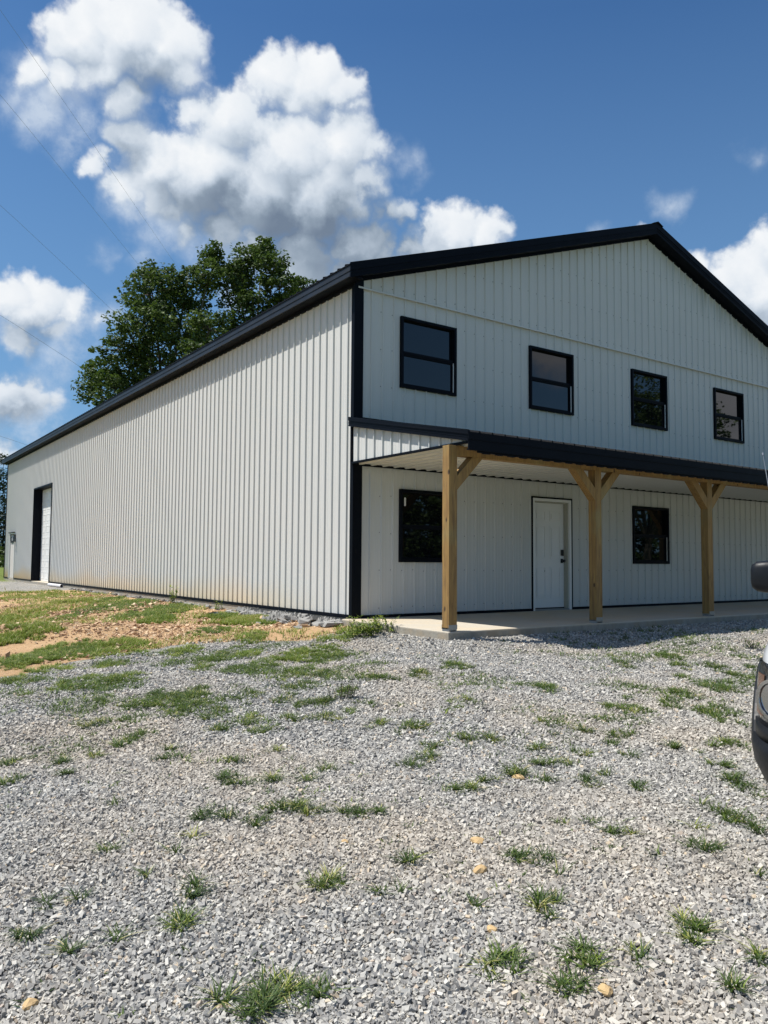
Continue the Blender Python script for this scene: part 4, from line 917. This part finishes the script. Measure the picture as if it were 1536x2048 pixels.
def tree(name, base, lobes, lab, cat='tree', per=46, size=.2, mat=MLEAF, tr=.35, seed=1, group=None, clumps=1.0, branches=True):
    base = Vector(base); root = empty(name, base, lab, cat, group)
    V, Fq, r, C = leafcloud(lobes, per, size, seed, clumps)
    npmesh('crown', V - np.array(base), Fq, mat, root, r)
    m = MB(); ctr = Vector(np.mean([l[:3] for l in lobes], axis=0)); rg = random.Random(seed)
    low = min(l[2] - l[3] for l in lobes); fork = Vector((base.x * .7 + ctr.x * .3, base.y * .7 + ctr.y * .3, base.z + (low - base.z) * .8))
    m.tube([Vector((0, 0, -.3)), (fork - base) * .5, fork - base], [tr * 1.25, tr, tr * .8], 10)
    for (x, y, z, rr) in lobes:
        tgt = Vector((x, y, z)) - base; f0 = fork - base
        mid = f0.lerp(tgt, .5) + Vector((rg.uniform(-.3, .3), rg.uniform(-.3, .3), .3))
        m.tube([f0, mid, tgt], [tr * .45, tr * .22, tr * .07], 6)
    if branches:
        k = max(1, len(C) // 150)
        for c in C[::k]:
            j = min(range(len(lobes)), key=lambda i: (lobes[i][0] - c[0]) ** 2 + (lobes[i][1] - c[1]) ** 2 + (lobes[i][2] - c[2]) ** 2)
            a = Vector(lobes[j][:3]) - base; b = Vector(c) - base
            m.tube([a, a.lerp(b, .5) + Vector((0, 0, .1)), b], [tr * .08, tr * .05, .012], 4)
    m.build('trunk', MBARK, root)
    return root
T1 = [(9.1, 38.2, 17.7, 1.6), (11.8, 39.0, 19.0, 1.9), (8.2, 36.8, 15.2, 1.9), (11.3, 39.5, 16.6, 2.5), (11.9, 35.2, 15.2, 1.6), (7.6, 39.0, 13.9, 1.5), (7.2, 41.9, 13.1, 1.2), (7.4, 39.3, 11.7, 1.6), (9.9, 38.2, 13.4, 2.4), (10.9, 34.4, 13.0, 1.7), (12.6, 37.1, 19.5, 1.1), (6.4, 40.8, 11.5, 0.8), (9.1, 37.6, 10.8, 1.9), (9.5, 39.5, 19.6, 0.7)]
T2 = [(13.6, 38.4, 21.3, 0.9), (15.8, 37.8, 21.5, 1.2), (16.4, 35.5, 20.4, 0.9), (15.2, 38.0, 19.9, 1.4), (17.0, 35.6, 19.1, 1.4), (15.5, 37.1, 17.6, 1.8), (19.5, 37.2, 19.8, 0.9), (17.2, 36.1, 17.0, 1.5), (15.5, 38.6, 15.9, 1.7), (17.6, 39.6, 23.1, 0.8), (15.9, 40.9, 21.4, 0.8)]
tree('oak_tree', (10.5, 38, -.6), T1, 'broad dark green oak crown rising behind the left roof slope', per=44, size=.23, seed=3, tr=.4, clumps=1.7)
tree('oak_tree', (16.5, 37.5, -.6), T2, 'taller narrower oak crown right of the broad one, nearest the gable', per=44, size=.23, seed=5, tr=.34, clumps=1.9)
# cedars and scrub beyond the far left corner
def cedar(x, y, h, lab, seed, group='dark trees beyond the far corner'):
    z = -.7; lobes = []; rg = random.Random(seed)
    n = 9
    for i in range(n):
        tt = i / (n - 1); lobes.append((x + rg.uniform(-.25, .25) * (1 - tt), y + rg.uniform(-.25, .25) * (1 - tt), z + .6 + (h - .7) * tt, max(.12, (1 - tt) * h * .21)))
    tree('cedar_tree', (x, y, z), lobes, lab, per=34, size=.16, mat=MCEDAR, seed=seed, tr=.16, group=group, clumps=2.2, branches=False)
cedar(2.0, 44.5, 8.0, 'pointed dark cedar just past the far wall corner', 11)
cedar(-.6, 45.5, 6.8, 'shorter dark cedar left of the pointed one', 12); cedar(.8, 42.6, 5.6, 'low dark cedar in front of the pointed one', 13); cedar(-3.4, 47, 8.2, 'cedar farther left beyond the frame edge', 14)
for i, (x, y, r, lab) in enumerate(((1.6, 40.0, 1.2, 'round green bush by the far wall corner'), (-.6, 41.5, 1.4, 'broad bush left of the far corner bush'), (-3.5, 42.5, 1.6, 'wide bush at the far left tree line'), (4.2, 46, 2.4, 'tall scrub behind the far wall corner'))):
    tree('bush', (x, y, -.5), [(x, y, r * .55, r), (x + r * .6, y + .3, r * .3, r * .6), (x - r * .6, y, r * .3, r * .6)], lab, 'bush', per=40, size=.15, mat=MLEAF2, seed=20 + i, tr=.06, group='bushes beyond the far corner', clumps=3, branches=False)
# trees standing across the yard, seen mirrored in the windows
def round_tree(x, y, h, r, lab, seed, mat=MLEAF2, per=36, sz=.24):
    rg = random.Random(seed); lobes = [(x, y, h - r * 1.0, r * .8)]
    for i in range(9):
        a = rg.uniform(0, 6.28); q_ = rg.uniform(.4, .75) * r
        lobes.append((x + math.cos(a) * q_, y + math.sin(a) * q_, h - r * rg.uniform(.55, 1.9), r * rg.uniform(.28, .45)))
    if y < -40:
        for i in range(7): lobes.append((x + rg.uniform(-1, 1) * r, y + 2 + rg.uniform(-1, 1), rg.uniform(.3, 3.0), r * .36))
    tree('shade_tree', (x, y, -.9), lobes, lab, per=per, size=sz, mat=mat, seed=seed, tr=.3, group='trees across the yard mirrored in the windows', clumps=(1.8 if y > -40 else .9), branches=False)
round_tree(41.5, -25.5, 16.5, 6.2, 'large tree across the yard mirrored in the third upper window', 31)
round_tree(53.5, -27, 11.2, 4.0, 'small tree mirrored at the foot of the fourth upper window', 32)
for i, (x, y, h) in enumerate(((22, -50, 10), (31, -52, 11.5), (40, -50, 10.5), (49, -53, 12), (60, -51, 10.5), (71, -52, 12), (82, -50, 11), (94, -53, 12), (13, -53, 9.5))):
    round_tree(x, y, h, 5.2, '%s tree from the left in the far row across the yard' % ('second', 'third', 'fourth', 'fifth', 'sixth', 'seventh', 'eighth', 'ninth', 'first')[i], 40 + i, MLEAF, 22, .45)

# ---------------------------------------------------------------- pickup truck at the right edge
TX, TY, TH = -2.453, -9.264, -2.71
tz = float(terrain(TX, TY)) + 0.0
truck = empty('pickup_truck', (TX, TY, tz), 'white pickup truck cut off by the right edge of the photo, nose towards the camera', 'pickup truck', rz=TH)
# local frame: +x forward from the front axle, +y the driver's left, z up
def plan(t, ox=0.0, hw=1.0, front=.98, n=3.6, x0=.15):
    """front outline from centre (t=0) to the side (t=1)"""
    a = t * math.pi / 2
    return (x0 + (front - x0 + ox) * abs(math.cos(a)) ** (2 / n), (hw + ox) * abs(math.sin(a)) ** (2 / n))
def nose(m, rows, t0=-1.0, t1=1.0, n=40, thick=0.0, hw=.985, front=.98):
    """surface around the nose; rows = list of (z, offset)"""
    base = len(m.v); vs = []
    for (z, o) in rows:
        for i in range(n + 1):
            t = t0 + (t1 - t0) * i / n; x, y = plan(abs(t), o, hw, front); vs.append((x, math.copysign(y, t), z))
    fs = [(r * (n + 1) + i, r * (n + 1) + i + 1, (r + 1) * (n + 1) + i + 1, (r + 1) * (n + 1) + i) for r in range(len(rows) - 1) for i in range(n)]
    m.add(vs, fs); return m
# body side/hood/cab lofted from cross sections
def section(x, hw, zb, zt, top=.90, n=28, p=5.0):
    pts = []
    for i in range(n):
        a = 2 * math.pi * i / n; c, s = math.cos(a), math.sin(a)
        yy = hw * math.copysign(abs(c) ** (2 / p), c); k = math.copysign(abs(s) ** (2 / p), s)
        zc = (zb + zt) / 2 + (zt - zb) / 2 * k
        f = top + (1 - top) * (1 - max(0, k))
        pts.append((x, yy * f, zc))
    return pts
def loft(m, secs):
    n = len(secs[0]); vs = [p for s in secs for p in s]
    fs = [(i * n + k, i * n + (k + 1) % n, (i + 1) * n + (k + 1) % n, (i + 1) * n + k) for i in range(len(secs) - 1) for k in range(n)]
    fs += [tuple(range(n))[::-1], tuple((len(secs) - 1) * n + k for k in range(n))]
    m.add(vs, [f[::-1] for f in fs]); return m
m = MB()
loft(m, [section(.30, .975, .54, 1.125), section(0.0, .985, .52, 1.15), section(-.55, .99, .46, 1.18),
         section(-1.0, .99, .44, 1.19), section(-3.1, .99, .44, 1.20), section(-4.75, .985, .50, 1.20), section(-4.85, .96, .56, 1.18)])
nose(m, [(.60, -.10), (.66, -.012), (.80, -.004), (.95, -.006), (1.00, -.014), (1.05, -.035), (1.085, -.065), (1.11, -.12), (1.125, -.22), (1.135, -.42), (1.14, -.70)], n=56)
body = m.build('body', MPAINT, truck, smooth=True)
m = MB(); loft(m, [section(-.75, .80, 1.10, 1.22, .9), section(-1.25, .80, 1.12, 1.72, .82), section(-1.65, .80, 1.12, 1.86, .80), section(-2.9, .80, 1.12, 1.87, .80), section(-3.25, .80, 1.12, 1.35, .85)])
cab = m.build('cab', MPAINT, truck, smooth=True)
m = MB(); m.add([(-.76, -.70, 1.20), (-.76, .70, 1.20), (-1.50, .60, 1.80), (-1.50, -.60, 1.80)], [(0, 1, 2, 3)]); m.v = [(x + .035, y, z + .02) for x, y, z in m.v]; m.build('windshield', MGL, truck)
for sy in (-1, 1):
    m = MB(); m.add([(-1.35, sy * .80, 1.26), (-2.05, sy * .80, 1.26), (-2.05, sy * .70, 1.74), (-1.72, sy * .70, 1.74)], [(0, 1, 2, 3)]); m.build('side_window', MGL, truck)
    m = MB(); m.add([(-2.13, sy * .80, 1.26), (-2.9, sy * .80, 1.26), (-2.85, sy * .70, 1.74), (-2.13, sy * .70, 1.74)], [(0, 1, 2, 3)]); m.build('side_window', MGL, truck)
# bumper
m = MB(); nose(m, [(.26, -.24), (.30, -.12), (.38, -.06), (.45, .00), (.53, .035), (.60, .045), (.635, .035), (.650, -.03)], n=56)
m.build('front_bumper', MPLAS, truck, smooth=True)
m = MB(); nose(m, [(.640, -.02), (.645, .026), (.70, .026), (.705, -.02)], -.97, .97, n=56); m.build('bumper_filler', MPLAS, truck, smooth=True)
m = MB(); nose(m, [(.40, -.035), (.40, -.01), (.50, .03), (.50, .0)], -.35, .35, n=20); m.build('lower_intake', MHARD, truck)
for s0, s1 in ((-.60, -.46), (.46, .60)):
    m = MB(); nose(m, [(.41, .0), (.41, .012), (.50, .042), (.50, .02)], s0, s1, n=6); m.build('fog_lamp', MLAMP, truck)
# grille
m = MB(); nose(m, [(.70, -.01), (.70, .012), (.96, .0), (.96, -.03)], -.36, .36, n=20); g_ = m.build('grille', MHARD, truck)
m = MB()
for z in (.76, .82, .88): nose(m, [(z, .0), (z, .03), (z + .016, .03), (z + .016, .0)], -.35, .35, n=16)
m.build('grille_bar', MCHR, g_)
# headlights wrap round the corners
for s in (-1, 1):
    a, b = (s * .40, s * .93)
    m = MB(); nose(m, [(.700, -.01), (.702, .016), (.76, .020), (.88, .014), (.965, .004), (.970, -.02)], min(a, b), max(a, b), n=26)
    hl = m.build('headlight', MLAMP, truck, smooth=True)
    m = MB()
    x, y = plan(.60, .03, .985); ctr = Vector((x, s * y, .835)); nrm = Vector((.75, s * .66, 0)).normalized(); e1 = nrm.cross(Vector((0, 0, 1)))
    for R0_, R1_, off in ((.085, .070, .012), (.066, .0, .004)):
        vs = []; n = 24
        for R_, o_ in ((R0_, 0), (R0_, off), (R1_, off), (R1_, 0)):
            vs += [ctr + nrm * o_ + (e1 * math.cos(2 * math.pi * k / n) + Vector((0, 0, 1)) * math.sin(2 * math.pi * k / n)) * R_ for k in range(n)]
        m.add(vs, [(q_ * n + k, q_ * n + (k + 1) % n, (q_ + 1) * n + (k + 1) % n, (q_ + 1) * n + k) for q_ in range(3) for k in range(n)])
    m.build('lamp_ring', MCHR, hl)
    m = MB(); a, b = (s * .72, s * .83); nose(m, [(.745, .0), (.745, .024), (.92, .014), (.92, -.01)], min(a, b), max(a, b), n=8); m.build('turn_signal', MAMB, hl)
# fender flares
def arch(m, cx, sy, r0, r1, y0, y1):
    n = 18; vs = []
    for i in range(n + 1):
        a = math.radians((24 if cx == 0 else -12) + (168 if cx == 0 else 204) * i / n)
        for r, y in ((r0, y0), (r0, y1), (r1, y1 - .012), (r1 + .01, y0)): vs.append((cx + r * math.cos(a), sy * y, .40 + r * math.sin(a)))
    fs = [(4 * i + k, 4 * i + (k + 1) % 4, 4 * (i + 1) + (k + 1) % 4, 4 * (i + 1) + k) for i in range(n) for k in range(4)]
    m.add(vs, fs)
for cx in (0, -3.55):
    for sy in (-1, 1):
        m = MB(); arch(m, cx, sy, .445, .515, .93, 1.03); m.build('fender_flare', MPLAS, truck, smooth=False, bevel=.006)
def wheel(cx, sy):
    m = MB(); y = sy * .80; w = .135
    prof = [(.30, -w * .8), (.385, -w), (.405, -w * .7), (.405, w * .7), (.385, w), (.30, w * .8)]; n = 36; vs = []
    for r, o in prof: vs += [(cx + r * math.cos(2 * math.pi * k / n), y + o, .402 + r * math.sin(2 * math.pi * k / n)) for k in range(n)]
    fs = [(i * n + k, i * n + (k + 1) % n, (i + 1) * n + (k + 1) % n, (i + 1) * n + k) for i in range(len(prof) - 1) for k in range(n)]
    m.add(vs, fs); t_ = m.build('wheel', MTYRE, truck, smooth=True)
    m = MB()
    for k in range(6):
        a = k * math.pi / 3; c, s = math.cos(a), math.sin(a); q_ = [(.04, -.035), (.24, -.025), (.24, .025), (.04, .035)]
        vs = [(cx + r * c - d * s, y + sy * .08, .402 + r * s + d * c) for r, d in q_] + [(cx + r * c - d * s, y + sy * .05, .402 + r * s + d * c) for r, d in q_]
        m.add(vs, [(0, 1, 2, 3), (7, 6, 5, 4), (0, 4, 5, 1), (1, 5, 6, 2), (2, 6, 7, 3), (3, 7, 4, 0)])
    m.tube([(cx, y - sy * .02, .402), (cx, y + sy * .1, .402)], [.07, .06], 16)
    vs = []
    for r, o in ((.30, -.1), (.30, .10), (.27, .10), (.25, .03), (.25, .0), (.0, .0)): vs += [(cx + r * math.cos(2 * math.pi * k / n), y + sy * o, .402 + r * math.sin(2 * math.pi * k / n)) for k in range(n)]
    m.add(vs, [(i * n + k, i * n + (k + 1) % n, (i + 1) * n + (k + 1) % n, (i + 1) * n + k) for i in range(5) for k in range(n)])
    m.build('rim', MCHR, t_)
for cx in (0, -3.55):
    for sy in (-1, 1): wheel(cx, sy)
# mirrors
for sy in (-1, 1):
    m = MB(); x0_ = -1.20
    secs = []
    for yy, sc in ((.91, .86), (.925, .95), (.965, 1.0), (1.07, 1.0), (1.125, .93), (1.155, .72), (1.162, .45)):
        pts = []
        for i in range(20):
            a = 2 * math.pi * i / 20; c, s_ = math.cos(a), math.sin(a)
            pts.append((x0_ + .075 * sc * math.copysign(abs(c) ** .6, c), sy * yy, 1.33 + (.098 if s_ > 0 else .112) * sc * math.copysign(abs(s_) ** .55, s_)))
        secs.append(pts)
    loft(m, secs); mr_ = m.build('side_mirror', MPLAS, truck, smooth=True)
    m = MB(); m.box(x0_ - .03, x0_ + .04, min(sy * .80, sy * .93), max(sy * .80, sy * .93), 1.23, 1.29); m.build('mirror_arm', MPLAS, mr_, bevel=.01)
    m = MB(); m.box(x0_ - .085, x0_ - .074, min(sy * .95, sy * 1.13), max(sy * .95, sy * 1.13), 1.25, 1.40); m.build('mirror_glass', MGL, mr_)
m = MB(); m.tube([(-.55, -.93, 1.13), (-.57, -.955, 1.5), (-.62, -1.03, 2.05)], [.006, .004, .0022], 6); m.tube([(-.62, -1.03, 2.05), (-.622, -1.032, 2.065)], [.006, .005], 8)
m.build('antenna', MGALV, truck)
m = MB(); m.box(-4.80, .6, -.75, .75, .34, .58); m.build('chassis', MHARD, truck)
m = MB(); m.box(-5.05, -4.86, -.93, .93, .42, .60); m.build('rear_bumper', MCHR, truck, bevel=.03)
